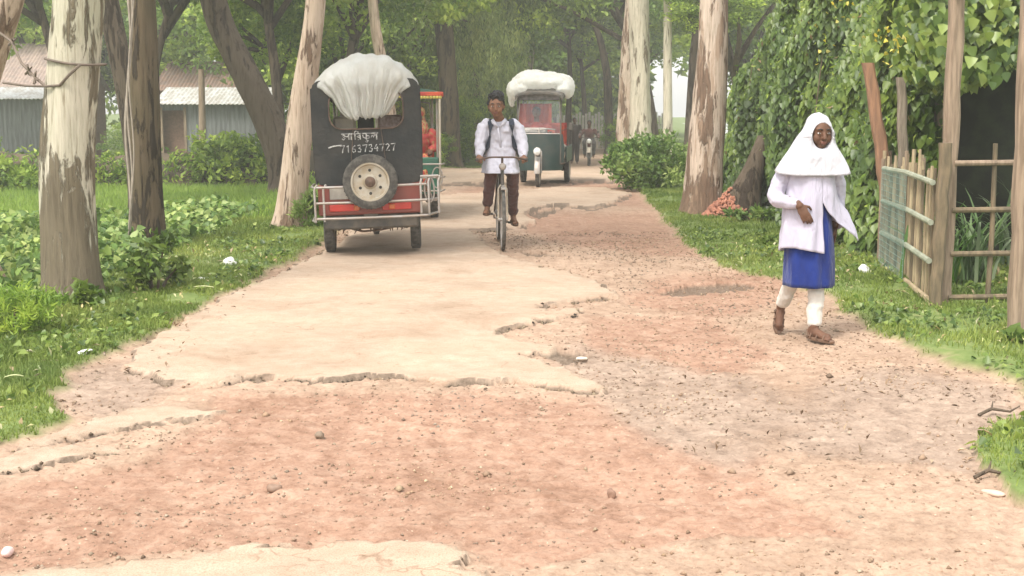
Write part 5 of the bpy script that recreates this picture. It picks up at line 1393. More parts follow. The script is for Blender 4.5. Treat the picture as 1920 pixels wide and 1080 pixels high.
# plastic sheet over the roof, gathered to a tie in the rear window
def plastic1():
    e = MB(); n = 110; L = []
    prof = [(-.3, 1.62, 2.10), (.0, 1.80, 1.95), (.35, 1.98, 1.6), (.62, 2.03, 1.1), (.72, 2.055, .6), (.70, 2.05, .2), (.62, 2.02, -.02), (.60, 1.93, -.12), (.585, 1.83, -.155), (.50, 1.74, -.16), (.36, 1.64, -.155), (.255, 1.54, -.15), (.20, 1.45, -.135), (.185, 1.405, -.12)]
    # cross sections: arch rings over the roof, then the gathered skirt hanging down the back
    rows = []
    for (j, (wd, z, y_)) in enumerate([(.50, 1.80, 2.05), (.53, 1.93, 1.8), (.535, 2.0, 1.4), (.54, 2.05, .9), (.535, 2.085, .45), (.53, 2.06, .12), (.52, 1.99, -.04)]):
        row = []
        for k in range(n + 1):
            u_ = -1 + 2 * k / n; base = 1.735
            arch = (1 - abs(u_) ** 2.1) ** .75
            zz = base + (z - base) * arch + .05 * (float(vn(u_ * 3 + 3, j * .9, 63)) - .5) * arch + .010 * (float(vn(u_ * 13, j * .6, 64)) - .5)
            row.append((u_ * wd * (1 + .02 * math.sin(j * 2 + u_ * 6)), y_ - .03 * (1 - arch) * 0, zz))
        rows.append(row)
    for i in range(1, 17):
        t = i / 16; row = []
        hw = .52 * (1 - t) ** .75 + .17 * t ** 1.4 - .05 * t * (1 - t)
        for k in range(n + 1):
            u_ = -1 + 2 * k / n; arch = (1 - abs(u_) ** 2.1) ** .75
            z0 = 1.735 + (1.99 - 1.735) * arch; z1 = 1.385 + .05 * float(vn(u_ * 8, 3, 65))
            zz = z0 * (1 - t) + z1 * t + .07 * abs(u_) * math.sin(PI * t)
            fn = (abs(float(vn(u_ * 8 + 3, 2 + t * .5, 61)) - .5) * -1 + .25) * .065 + (abs(float(vn(u_ * 19 + 9, 5 + t * .8, 62)) - .5) * -1 + .25) * .055; fold = fn * min(1, .05 + t * 1.9)
            y_ = -.04 - .15 * math.sin(min(1, t * 2.2) * PI / 2) * (1 - .35 * t) * (.45 + .55 * arch) + fold
            row.append((u_ * hw, y_, zz))
        rows.append(row)
    nn = n + 1; vs = [p for r_ in rows for p in r_]; fs = []
    for i in range(len(rows) - 1):
        for k in range(n): fs.append((i * nn + k, i * nn + k + 1, (i + 1) * nn + k + 1, (i + 1) * nn + k))
    e.add(vs, fs); V_ = np.array(e.v); V_ = V_ + (np.stack([vn3(V_ * np.array([16, 16, 9]), q_) for q_ in (11, 12, 13)], 1) - .5) * .03; e.v = [tuple(q_) for q_ in V_]
    o = e.build('plastic_sheet', M_plastic, label='milky plastic sheet draped over the black rickshaw roof and gathered at its window', cat='sheet', sharp=False)
    s_ = o.modifiers.new('s', 'SOLIDIFY'); s_.thickness = .006
    o.location = R1.location; o.rotation_euler = R1.rotation_euler
plastic1()

# --- green rickshaw ahead of it, rear seat facing back
g3 = G(818, 412)
R3 = rick('battery_rickshaw', 'green rickshaw with red-trimmed roof partly hidden ahead of the black one', (g3.x - .47, g3.y - .2, gz(g3.x, g3.y)), R(3), 0, M_greenp2, M_greenp2)
m = MB(); m.box((0, -.05, .62), (1.05, .04, .50), bev=.015); m.build('rear_panel', M_greenp2, R3)
m = MB(); m.box((0, -.08, 1.72), (1.14, .03, .055), bev=.008)
for x in (-.575, .575): m.box((x, 1.0, 1.72), (.03, 2.1, .055), bev=.008)
m.build('roof_trim', M_redcl, R3)
m = MB()
for i in range(27): x = -.55 + i * 1.1 / 26; m.ell((x, -.085, 1.675), (.022, .012, .024), nu=8, nv=6)
m.build('fringe', simple('yellow_fringe', (.50, .42, .10), .8), R3)
m = MB()
m = None
for x in (-.54, .54):
    m = MB(); m.tube([(x, -.09, .40), (x, -.09, 1.0), (x, -.07, 1.68)], .015, 8); m.build('rear_post', M_cream, R3)
m = MB()
for z in (.42, .60, .78): m.tube([(-.56, -.14, z), (.56, -.14, z), (.60, .1, z)], .012, 8)
gd = m.build('tubular_guard', M_chrome, R3)
for k in (0, 1):
    m = MB(); m.tube([(.50 + .07 * math.cos(2 * PI * i / 18), -.16 + .12 * k, .60 + .14 * math.sin(2 * PI * i / 18)) for i in range(18)], .009, 6, closed=True); m.build('hoop', M_chrome, gd)

# --- rickshaw coming towards the camera
g2 = G(1009, 351); R2Z = R(174)
R2 = rick('battery_rickshaw', 'dark green rickshaw coming towards the camera with a white bundle on its roof', (0, 0, 0), R2Z, 0, M_greenp, M_blackst)
R2.scale = (1.0, 1.0, 1.06)
off = Matrix.Rotation(R2Z, 3, 'Z') @ Vector((0, 2.2, 0)); R2.location = (g2.x - off.x, g2.y - off.y, gz(g2.x, g2.y))
m = MB(); L = []
for i in range(15):
    x = -.20 + .66 * i / 14; yy = 1.42 + .03 * math.sin(i * 1.9)
    L.append([(x, yy, .98), (x, yy + .01, 1.52), (x, yy + .03, 1.52), (x, yy + .02, .98)])
m.loft(L); m.build('red_curtain', M_redcl, R2)
m = MB(); m.box((.10, 1.9, 1.02), (.50, .14, .12), bev=.04); m.build('dashboard', M_plate, R2)
m = MB(); m.box((0, 2.0, 1.66), (.80, .03, .16), bev=.01); m.build('sun_visor', simple('faded_visor', (.22, .20, .2), .6, c2=(.1, .1, .1), scale=14), R2)
for x in (-1, 1):
    m = MB(); m.box((x * .60, 1.86, 1.10), (.10, .03, .14), bev=.012); m.tube([(x * .44, 1.92, 1.02), (x * .56, 1.87, 1.08)], .007, 6); m.build('side_mirror', M_blackst, R2)
def sackmesh(prims, vox, dsp):
    q = MB()
    for c, r in prims: q.ell(c, r, nu=20, nv=12)
    return q
q = sackmesh([((-.28, .9, 1.92), (.34, .75, .17)), ((.20, .95, 1.96), (.40, .85, .20)), ((.45, 1.1, 1.90), (.20, .6, .15)), ((-.48, 1.0, 1.86), (.17, .6, .12)), ((.02, 1.75, 1.90), (.48, .36, .14)), ((-.40, 1.7, 1.78), (.12, .3, .10)), ((.52, 1.6, 1.76), (.15, .5, .20)), ((-.52, 1.5, 1.78), (.14, .5, .18)), ((.56, 1.75, 1.62), (.08, .2, .18)), ((-.1, 1.2, 2.0), (.25, .5, .12))], .03, 0)
for i in range(9): x = .25 + .3 * random.random(); q.cap((x, 2.0, 1.80), (x + .03, 2.0, 1.58 + .12 * random.random()), .05, .02)
pb = q.remesh('plastic_bundle', M_plastic, None, .018, 2, lambda P: .05 * (vn3(P * 5, 3) - .5) - .05 * np.abs(vn3(P * 11, 4) - .5) - .03 * np.abs(vn3(P * 26, 5) - .5), label='bulging white plastic bundle tied on the roof of the oncoming rickshaw', cat='bundle')
pb.location = R2.location; pb.rotation_euler = R2.rotation_euler; pb.scale = R2.scale
# ------------------------------------------------------------------ people
def frame(f, u=(0, 0, 1)):
    f = Vector(f).normalized(); u = Vector(u); s = u.cross(f).normalized(); u = f.cross(s).normalized()
    return f, u, s, Matrix((s, -f, u)).transposed()
def head(mb, c, f=(0, -1, 0), u=(0, 0, 1), k=1.0):
    c = Vector(c); f, u, s, M_ = frame(f, u)
    mb.ell(c, (.073 * k, .090 * k, .086 * k), M_, 24, 16)
    mb.ell(c + (f * .020 - u * .050) * k, (.056 * k, .064 * k, .066 * k), M_, 20, 12)
    mb.ell(c + (f * .058 - u * .098) * k, (.026 * k, .020 * k, .018 * k), M_)
    mb.cap(c + (f * .084 + u * .000) * k, c + (f * .103 - u * .040) * k, .007 * k, .013 * k)
    mb.ell(c + (f * .092 - u * .042) * k, (.019 * k, .012 * k, .009 * k), M_)
    mb.ell(c + (f * .070 + u * .014) * k, (.052 * k, .018 * k, .016 * k), M_)
    for q in (-1, 1):
        mb.ell(c + (s * q * .036 + f * .052 - u * .045) * k, (.028 * k, .028 * k, .034 * k), M_)
        mb.ell(c + (s * q * .074 - u * .018 - f * .005) * k, (.010 * k, .018 * k, .030 * k), M_)
    mb.ell(c + (f * .084 - u * .068) * k, (.024 * k, .010 * k, .007 * k), M_); mb.ell(c + (f * .082 - u * .079) * k, (.020 * k, .011 * k, .008 * k), M_)
def face(parent, c, f=(0, -1, 0), u=(0, 0, 1), k=1.0):
    c = Vector(c); f, u, s, M_ = frame(f, u)
    for q in (-1, 1):
        m = MB(); m.ell(c + (s * q * .031 + f * .078 - u * .010) * k, (.0115 * k, .009 * k, .0055 * k), M_); e_ = m.build('eye', M_eye, parent, sharp=False)
        m = MB(); m.ell(c + (s * q * .031 + f * .0832 - u * .010) * k, (.0058 * k, .0048 * k, .0056 * k), M_); m.build('iris', M_iris, e_, sharp=False)
        m = MB(); m.tube([c + (s * q * x + f * (.092 - .35 * abs(x - .02) ** 1.1) + u * z) * k for x, z in ((.012, .013), (.03, .019), (.048, .012))], [.0035 * k, .0045 * k, .002 * k], 6); m.build('eyebrow', M_hair, parent, sharp=False)
    m = MB(); m.ell(c + (f * .0885 - u * .0675) * k, (.021 * k, .0085 * k, .0045 * k), M_); m.ell(c + (f * .087 - u * .077) * k, (.018 * k, .0085 * k, .0058 * k), M_); m.build('lips', M_lip, parent, sharp=False)
def hand(mb, w_, d, n, t, curl=.5, k=1.0, sp=.35):
    """w_ wrist, d hand direction, n direction the back of the hand faces, t side of the thumb"""
    w_ = Vector(w_); d = Vector(d).normalized(); n = Vector(n); n = (n - d * n.dot(d)).normalized(); t = Vector(t); t = (t - d * t.dot(d) - n * t.dot(n)).normalized()
    M_ = Matrix((t, d, n)).transposed()
    mb.ell(w_ + d * .045 * k, (.036 * k, .052 * k, .015 * k), M_); mb.cap(w_ - d * .02 * k, w_ + d * .03 * k, .021 * k, .020 * k)
    for i, L in enumerate((.90, 1.0, .94, .76)):
        r0 = w_ + d * (.082 - .004 * abs(i - 1)) * k + t * (.027 - .0185 * i) * k
        a = curl * (1 + .12 * i); p = r0; dd = d * math.cos(a * .5) - n * math.sin(a * .5) + t * (.10 - .07 * i) * sp
        for j, (l, r_) in enumerate(((.040, .0088), (.026, .0078), (.020, .0070))):
            q = p + dd.normalized() * l * L * k; mb.cap(p, q, r_ * k, r_ * .92 * k, 8); p = q; a2 = a * (1 + .8 * (j + 1)); dd = d * math.cos(a2) - n * math.sin(a2)
    p = w_ + d * .022 * k + t * .028 * k; q = p + (d * .6 + t * .75 - n * .35).normalized() * .034 * k; r_ = q + (d * .85 + t * .15 - n * .5).normalized() * .028 * k
    mb.cap(w_ + d * .015 * k + t * .012 * k, p, .014 * k, .012 * k, 8); mb.cap(p, q, .0115 * k, .0098 * k, 8); mb.cap(q, r_, .0095 * k, .0082 * k, 8)
def sandal(parent, heel, toe, up=(0, 0, 1), w_=.040):
    heel = Vector(heel); toe = Vector(toe); d = (toe - heel); L = d.length; d.normalize(); up = Vector(up); up = (up - d * up.dot(d)).normalized(); s = d.cross(up)
    M_ = Matrix((s, d, up)).transposed(); c = (heel + toe) / 2 - up * .012; m = MB()
    L1 = []; 
    for zz, kk in ((-.010, .97), (-.004, 1), (.006, 1), (.010, .95)):
        r_ = []
        for i in range(24):
            a = 2 * PI * i / 24; y_ = math.sin(a); x_ = math.cos(a); wd = w_ * (1.0 if y_ > 0 else .80)
            r_.append(c + M_ @ Vector((x_ * wd * kk, y_ * (L / 2 + .012) * kk, zz)))
        L1.append(r_)
    m.loft(L1)
    for t0 in (.28, -.02, -.30):
        p0 = c + d * (t0 * L / 1.15); m.tube([p0 + s * .034, p0 + s * .034 + up * .016, p0 + s * .022 + up * .036, p0 + up * .042, p0 - s * .022 + up * .036, p0 - s * .034 + up * .016, p0 - s * .034], .006, 6)
    m.tube([c - d * L * .3 + s * .036 + up * .01, c - d * (L / 2 + .005) + up * .045, c - d * L * .3 - s * .036 + up * .01], .007, 6)
    return m.build('sandal', M_sandal, parent)
def footp(mb, heel, toe, ankle, k=1.0):
    heel = Vector(heel); toe = Vector(toe); ankle = Vector(ankle)
    d = (toe - heel).normalized(); mb.chain([ankle, heel + d * .02 + (ankle - heel) * .18], [.034 * k, .030 * k]); mid = heel.lerp(toe, .62) + (ankle - heel).normalized() * .012
    mb.chain([ankle.lerp(heel, .45), mid, toe - d * .018], [.032 * k, .030 * k, .020 * k]); mb.chain([heel + d * .02 + (ankle - heel).normalized() * .02, toe.lerp(heel, .2) + (ankle - heel).normalized() * .014], [.026 * k, .026 * k])
    s = d.cross(Vector((0, 0, 1))) if abs(d.z) < .8 else Vector((1, 0, 0)); s.normalize()
    for i in range(5): b0 = toe - d * (.03 + .005 * i) + s * (.026 - .013 * i); mb.cap(b0, b0 + d * (.032 - .003 * i), .0105 * k if i == 0 else .0085 * k, .008 * k, 8)

# --- the girl walking on the right
gg = G(1540, 640)
girl = empty('person', (gg.x - .085, gg.y + .10, sz(gg.x, gg.y) + .005), label='girl in white headscarf, white tunic and blue skirt walking along the right side', cat='person')
hc = Vector((.045, -.035, 1.392)); hf = (.10, -1, -.14)
b = MB(); head(b, hc, hf, k=1.0)
b.cap(hc - Vector((0, -.03, .06)), (.02, .01, 1.17), .047, .052); b.chain([(.0, .01, 1.15), (0, 0, .95), (0, .01, .80)], [.125, .105, .125]); b.ell((0, 0, 1.10), (.15, .09, .11)); b.ell((0, .01, .79), (.135, .10, .11))
b.chain([(-.14, 0, 1.17), (-.222, .0, .955), (-.105, -.17, .905)], [.042, .034, .026]); b.chain([(.15, 0, 1.17), (.20, .05, .95), (.185, .05, .75)], [.048, .038, .026])
hand(b, (-.105, -.17, .905), (.50, -.12, -.85), (-.1, -1, .1), (1, 0, .5), .35, .95); hand(b, (.185, .05, .75), (-.02, -.1, -1), (1, 0, 0), (0, -1, 0), .4, .95)
b.chain([(-.066, 0, .78), (-.080, .0, .43), (-.125, .20, .19)], [.072, .040, .027]); b.chain([(.072, 0, .78), (.060, -.03, .43), (.035, -.10, .10)], [.072, .040, .027])
footp(b, (-.122, .245, .17), (-.145, .175, -.0 + .02), (-.125, .20, .19), .95); footp(b, (.012, -.07, .030), (.115, -.235, .026), (.035, -.10, .10), .95)
b.remesh('body', M_skin2, girl, .0045, 3); face(girl, hc, hf, k=1.0)
sandal(girl, (.002, -.055, .030), (.125, -.245, .026)); sandal(girl, (-.122, .262, .17), (-.147, .168, .005), up=(0, -1, -.25))
m = MB(); m.chain([(-.064, .02, .74), (-.080, .0, .43), (-.118, .17, .225)], [.078, .053, .049]); m.chain([(.070, .02, .74), (.060, -.03, .43), (.038, -.085, .125)], [.080, .058, .051])
m.remesh('trousers', M_creamtr, girl, .007, 3, lambda P: .012 * (vn3(P * np.array([14, 14, 34]), 3) - .5) + .008 * (vn3(P * 30, 5) - .5))
# skirt
L = []
for i in range(24):
    t = i / 23; z = 1.0 - .645 * t; rx = .130 + .034 * sstep(0, .8, t); ry = .110 + .045 * t
    L.append(ring((.004 + .01 * t, -.005, z), rx, ry, 72, fold=lambda w, t=t: t * (.050 * math.sin(w * 7 + .6) + .022 * math.sin(w * 13 + 2 * t) + .02 * math.sin(w * 3))))
m = MB(); m.loft(L); m.build('skirt', M_blue, girl, sharp=False)
# tunic: open sheet wrapped round the body, the right half blown outwards
def tunic():
    nu, nt_ = 90, 34; rows = []
    for j in range(nt_ + 1):
        t = j / nt_; row = []
        for i in range(nu + 1):
            u_ = i / nu
            th0 = R(-70); th1 = R(-430 + 0) + R(22 + 24 * sstep(.38, 1, t)) * -1 * -1
            th0 = R(-71 + 2 * t); th1 = R(-430 + 8 + 34 * sstep(.35, 1, t)) if False else R(-71 - 360 + 4 + 0)
            open_ = R(62) * sstep(.33, 1.0, t) ** 1.0
            th = th0 - u_ * (2 * PI - open_ + R(3) * (1 - t))
            c, s = math.cos(th), math.sin(th)
            right = max(0, c) ** 1.2 * sstep(.30, .75, u_)
            hem = .600 + .145 * right * (1 - .55 * sstep(.90, 1.0, u_)) + .02 * math.sin(th * 2)
            z = 1.14 + (hem - 1.14) * t
            rx = .150 + .040 * t + .10 * right * sstep(.38, 1, t) ** 1.3; ry = .112 + .045 * t
            f_ = 1 + t * (.060 * math.sin(th * 7 + 1 + t) + .030 * math.sin(th * 16 + t * 3)) + .09 * (float(vn(th * 3 + 9, z * 14 + th * 2, 72)) - .5)
            x = c * rx * f_ + .0; y_ = s * ry * f_ - .012
            if right > .3: y_ -= .02 * right * t
            row.append((x, y_, z))
        rows.append(row)
    m = MB(); nn = nu + 1
    m.add([p for r_ in rows for p in r_], [(j * nn + i, j * nn + i + 1, (j + 1) * nn + i + 1, (j + 1) * nn + i) for j in range(nt_) for i in range(nu)])
    o = m.build('tunic', M_lav, girl, sharp=False); s_ = o.modifiers.new('s', 'SOLIDIFY'); s_.thickness = .004; s_.offset = 1
tunic()
wr = lambda P: .014 * (vn3(P * 20, 3) - .5) - .012 * np.abs(vn3(P * 36, 6) - .5)
m = MB(); m.chain([(-.13, .0, 1.16), (-.205, .005, 1.04), (-.232, .0, .955), (-.215, -.04, .93), (-.13, -.145, .915)], [.066, .062, .057, .054, .038]); m.remesh('sleeve', M_lav, girl, .006, 2, wr)
m = MB(); m.chain([(.13, 0, 1.16), (.19, .03, 1.04), (.205, .05, .95), (.195, .05, .80)], [.064, .056, .050, .042]); m.remesh('sleeve', M_lav, girl, .006, 2, wr)
# headscarf
def hijab():
    n = 96; fx, fz = .047, 1.352
    def outline(a):
        # ray from (fx,fz) against a polygonal silhouette
        poly = [(.045, 1.507), (.0, 1.497), (-.030, 1.47), (-.044, 1.43), (-.062, 1.39), (-.098, 1.345), (-.155, 1.25), (-.205, 1.185), (-.250, 1.125), (-.245, 1.108), (-.10, 1.095), (.05, 1.095), (.20, 1.100), (.232, 1.108), (.228, 1.13), (.195, 1.21), (.160, 1.30), (.145, 1.345), (.128, 1.40), (.118, 1.44), (.098, 1.48)]
        d = (math.cos(a), math.sin(a)); best = .1
        for i in range(len(poly)):
            x1, y1 = poly[i][0] - fx, poly[i][1] - fz; x2, y2 = poly[i - 1][0] - fx, poly[i - 1][1] - fz
            ex, ey = x2 - x1, y2 - y1; den = d[0] * ey - d[1] * ex
            if abs(den) < 1e-9: continue
            t = (x1 * ey - y1 * ex) / den; s_ = (x1 * d[1] - y1 * d[0]) / den
            if t > 0 and -1e-6 <= s_ <= 1 + 1e-6: best = max(best, t)
        return best
    rings = []; S = [(-1, 0), (0, .0)] + [(1, i / 14) for i in range(1, 15)]
    for k, s_ in S:
        r_ = []
        for i in range(n):
            a = 2 * PI * i / n; ca, sa = math.cos(a), math.sin(a)
            ro = outline(a); rf = 1 / math.sqrt((ca / .065) ** 2 + (sa / .083) ** 2)
            dn = max(0, -sa) ** 2
            yf = -.098 - .005 * dn; ye = -.150 * sstep(.45, .85, -sa)
            if k == -1: rr = rf * .96; y_ = yf + .035
            elif k == 0: rr = rf; y_ = yf
            else:
                e_ = s_; rr = rf + (ro - rf) * e_; q = math.cos(e_ * PI / 2) ** .75 if e_ < 1 else 0
                y_ = ye + (yf - .012 - ye) * q - .012 * math.sin(PI * e_) * dn
                y_ += (.009 * math.sin(a * 11 + e_ * 3) + .006 * math.sin(a * 23 + 2)) * math.sin(PI * min(1, e_ * 1.0)) * (.35 if sa > .2 else (1 if sa > -.25 else .15))
                y_ -= .020 * (float(vn((ca * rr) * 7 + (sa * rr) * 5 + 4, (sa * rr) * 14 - (ca * rr) * 5, 71)) - .4) * sstep(-.20, -.12, sa * rr) * math.sin(PI * e_)
            r_.append((fx + ca * rr, y_, fz + sa * rr))
        rings.append(r_)
    for j in range(1, 9):
        t = j / 8; r_ = []
        for i in range(n):
            a = 2 * PI * i / n; ca, sa = math.cos(a), math.sin(a); ro = outline(a) ; ye = -.150 * sstep(.45, .85, -sa)
            sc_ = math.cos(t * PI / 2) ** .8 if t < 1 else .02
            r_.append((fx + ca * ro * sc_ - (1 - sc_) * .03, ye * (1 - t) + .105 * math.sin(t * PI / 2), fz + sa * ro * sc_ - (1 - sc_) * .02))
        rings.append(r_)
    m = MB(); m.loft(rings, cap=False); m.build('headscarf', M_hijab, girl, sharp=False)
hijab()

# --- the boy on the bicycle
gb = G(943, 471)
BX, BY, BZ = gb.x, gb.y, sz(gb.x, gb.y)
byaw = R(3)
bike = empty('bicycle', (BX, BY, BZ), byaw, label='black upright bicycle ridden by the schoolboy', cat='bicycle')
M_bikef = simple('chipped_bike_paint', (.04, .035, .032), .4, c2=(.12, .10, .08), scale=20)
wheel('front_wheel', bike, (0, 0, .335), .335, .036, spokes=True, rimm=M_chrome, tw=.036); wheel('rear_wheel', bike, (0, 1.10, .335), .335, .036, spokes=True, rimm=M_chrome, tw=.036)
m = MB(); m.tube([(0, .15, .90), (0, .12, .70)], .019, 8); m.tube([(0, .145, .86), (0, .72, .86)], .015, 8); m.tube([(0, .125, .74), (0, .60, .30)], .016, 8); m.tube([(0, .60, .30), (0, .74, .88)], .016, 8)
for x in (-.05, .05): m.tube([(x * .3, .60, .30), (x, 1.10, .335)], .010, 6); m.tube([(x * .3, .72, .84), (x, 1.10, .335)], .009, 6)
m.build('frame', M_bikef, bike)
m = MB()
for x in (-1, 1): m.tube([(x * .02, .115, .70), (x * .045, .09, .66), (x * .05, .0, .335)], .009, 8)
m.build('fork', M_rim, bike)
m = MB(); m.tube([(0, .15, .88), (0, .14, 1.0)], .013, 8); m.tube([(-.27, .30, .965), (-.25, .16, .975), (-.12, .10, 1.0), (0, .12, 1.0), (.12, .10, 1.0), (.25, .16, .975), (.27, .30, .965)], .010, 8); hb_ = m.build('handlebar', M_rustst, bike)
for x in (-1, 1): m = MB(); m.tube([(x * .265, .20, .972), (x * .275, .32, .963)], .017, 8); m.build('grip', M_rubber, hb_)
m = MB(); m.lathe((0, .07, .90), (0, -1, 0), [(.001, .03), (.03, .025), (.04, 0), (.02, -.04), (.001, -.04)], 14); m.build('headlamp', M_chrome, bike)
for (yc, n_) in ((0, 'front'), (1.10, 'rear')):
    m = MB(); m.tube([(0, yc + .365 * math.sin(R(q)), .335 + .365 * math.cos(R(q))) for q in range(-25 if n_ == 'front' else -60, 100, 12)], .026, 8, up=(0, 1, .2), b=.005); m.build('mudguard', M_chrome if n_ == 'front' else M_bikef, bike)
m = MB(); m.ell((0, .80, .91), (.09, .13, .035)); m.build('saddle', M_rubber, bike)
m = MB(); m.lathe((.045, .60, .30), (1, 0, 0), [(.085, -.003), (.09, 0), (.085, .003), (.07, .003), (.07, -.003)], 24)
m.tube([(-.06, .60, .30), (.06, .60, .30)], .014, 8); m.tube([(-.07, .60, .30), (-.08, .44, .36)], .010, 6); m.tube([(.07, .60, .30), (.08, .76, .235)], .010, 6)
ck = m.build('crank', M_chrome, bike)
for (x, y_, z) in ((-.14, .44, .36), (.14, .76, .235)): m = MB(); m.box((x, y_, z), (.10, .07, .022), bev=.005); m.build('pedal', M_rubber, ck)

boy = empty('person', (BX, BY, BZ), byaw, label='schoolboy in white shirt and brown trousers riding a bicycle towards the camera', cat='person')
hc = Vector((-.055, .40, 1.565)); hf = (-.10, -1, -.10)
b = MB(); head(b, hc, hf, k=1.12)
b.cap(hc - Vector((0, -.03, .06)), (-.01, .50, 1.38), .052, .060); b.chain([(0, .54, 1.28), (0, .66, 1.10), (0, .76, .98)], [.13, .115, .13]); b.ell((0, .53, 1.28), (.165, .10, .11))
SL = Vector((-.175, .50, 1.33)); SR = Vector((.175, .50, 1.32)); EL_ = Vector((-.232, .43, 1.12)); ER_ = Vector((.232, .43, 1.12)); WL = Vector((-.245, .33, .995)); WR = Vector((.245, .33, .995))
b.chain([SL, EL_, WL], [.052, .042, .028]); b.chain([SR, ER_, WR], [.052, .042, .028])
hand(b, WL + Vector((0, -.01, 0)), (-.02, -1, -.15), (0, -.15, 1), (1, 0, 0), .95, 1.0); hand(b, WR + Vector((0, -.01, 0)), (.02, -1, -.15), (0, -.15, 1), (-1, 0, 0), .95, 1.0)
KL = Vector((-.112, .42, .815)); KR = Vector((.130, .42, .80)); AL = Vector((-.150, .50, .450)); AR = Vector((.150, .80, .36))
AR = Vector((.150, .74, .325))
b.chain([(-.08, .76, .93), KL, AL], [.08, .050, .032]); b.chain([(.08, .76, .93), KR, AR], [.08, .050, .032])
footp(b, AL + Vector((0, .05, -.055)), AL + Vector((-.02, -.17, -.07)), AL); footp(b, AR + Vector((0, .05, -.055)), AR + Vector((.02, -.17, -.085)), AR)
b.remesh('body', M_skin, boy, .005, 3); face(boy, hc, hf, k=1.12)
sandal(boy, AL + Vector((0, .055, -.065)), AL + Vector((-.02, -.19, -.08)), w_=.045); sandal(boy, AR + Vector((0, .055, -.065)), AR + Vector((.02, -.19, -.095)), w_=.045)
m = MB(); m.ell(hc + Vector((0, .022, .040)), (.091, .106, .094)); m.ell(hc + Vector((0, .055, -.01)), (.086, .08, .09)); m.ell(hc + Vector((-.01, -.038, .088)), (.072, .058, .044)); m.ell(hc + Vector((.02, 0, .100)), (.066, .08, .050))
for q in (-1, 1): m.ell(hc + Vector((q * .082, .0, .015)), (.014, .03, .035))
m.remesh('hair', M_hair, boy, .006, 2, lambda P: .030 * (vn3(P * 45, 3) - .5) + .022 * (vn3(P * 95, 5) - .5))
m = MB(); m.chain([(-.085, .76, .94), KL + Vector((0, 0, .0)), AL + Vector((.002, 0, .035))], [.100, .074, .056]); m.chain([(.085, .76, .94), KR, AR + Vector((-.002, 0, .04))], [.100, .074, .056])
m.remesh('trousers', M_maroon, boy, .007, 2, lambda P: .016 * (vn3(P * np.array([15, 15, 26]), 3) - .5) + .01 * (vn3(P * 40, 5) - .5))
m = MB(); L = []
for i in range(16):
    t = i / 15; z = .815 + .565 * t; yc = float(np.interp(t, [0, .3, 1], [.49, .57, .50])); rx = np.interp(t, [0, .25, .6, .85, 1], [.215, .185, .175, .18, .10]); ry = np.interp(t, [0, .25, .6, .85, 1], [.29, .21, .135, .115, .07])
    L.append(ring((0, yc, z), rx, ry, 40, sq=2.3, fold=lambda w, t=t: (1 - t) * .04 * math.sin(w * 8 + 1)))
m.loft(L); m.chain([SL + Vector((.03, 0, .01)), SL + Vector((-.02, 0, -.03)), EL_, WL + Vector((0, .03, .02))], [.075, .074, .066, .046]); m.chain([SR + Vector((-.03, 0, .01)), SR + Vector((.02, 0, -.03)), ER_, WR + Vector((0, .03, .02))], [.075, .074, .066, .046])
m.remesh('shirt', M_white, boy, .007, 3, lambda P: .020 * (vn3(P * np.array([12, 12, 20]), 3) - .5) + .012 * (vn3(P * 34, 5) - .5))
for q in (-1, 1):
    m = MB(); m.tube([(q * .075 - .02, .44, 1.40), (q * .055 - .03, .385, 1.37), (-.03 + q * .012, .375, 1.315)], [.020, .022, .010], 8, up=(q * .5, -1, .3), b=[.006, .007, .005]) ; m.build('collar', M_white, boy, sharp=False)
m = MB(); m.tube([(-.035, .372, 1.31), (-.02, .375, 1.2), (0, .40, 1.05)], .012, 6, up=(0, 1, 0), b=.003); m.build('placket', M_white, boy, sharp=False)
# rucksack
rk = empty('rucksack', (BX, BY, BZ), byaw, label='navy rucksack worn on the back of the cycling schoolboy', cat='bag')
m = MB(); m.box((0, .76, 1.18), (.30, .17, .40), bev=.06); m.build('bag', M_navy, rk)
for q in (-1, 1):
    m = MB(); m.tube([(q * .11, .68, 1.33), (q * .118, .58, 1.405), (q * .118, .47, 1.405), (q * .118, .385, 1.34), (q * .125, .385, 1.22), (q * .15, .42, 1.10), (q * .19, .52, 1.02), (q * .17, .68, 1.0)], .007, 8, up=(1, 0, 0), b=.030) if False else m.tube([(q * .11, .68, 1.33), (q * .118, .58, 1.395), (q * .118, .47, 1.40), (q * .118, .392, 1.34), (q * .125, .383, 1.22), (q * .15, .405, 1.10), (q * .20, .52, 1.02), (q * .17, .68, 1.0)], .030, 10, up=(0, 0, 1) if False else (0, .001, 1), b=.008)
    m.build('strap', M_navy, rk)

# --- motorcyclist far away
gm_ = G(1104, 311)
mc = empty('motorcycle', tuple(gm_), R(-4), label='distant motorcycle coming along the road', cat='motorcycle')
wheel('front_wheel', mc, (0, 0, .30), .30, .09, rimm=M_blackst, tw=.09); wheel('rear_wheel', mc, (0, 1.25, .30), .30, .10, rimm=M_blackst, tw=.10)
m = MB(); m.ell((0, .42, .78), (.13, .24, .13)); m.build('fuel_tank', simple('dull_red_paint', (.18, .06, .05), .4), mc)
m = MB(); m.box((0, .60, .42), (.24, .34, .30), bev=.05); m.tube([(0, .3, .7), (0, .9, .6), (0, 1.25, .32)], .04, 8); m.build('engine', M_blackst, mc)
m = MB(); m.box((0, .88, .80), (.24, .55, .09), bev=.04); m.build('saddle', M_rubber, mc)
m = MB()
for x in (-.08, .08): m.tube([(x, 0, .30), (x, .2, .90)], .025, 8)
m.build('fork', M_chrome, mc)
m = MB(); m.tube([(-.36, .36, 1.02), (-.12, .20, .98), (.12, .20, .98), (.36, .36, 1.02)], .016, 6)
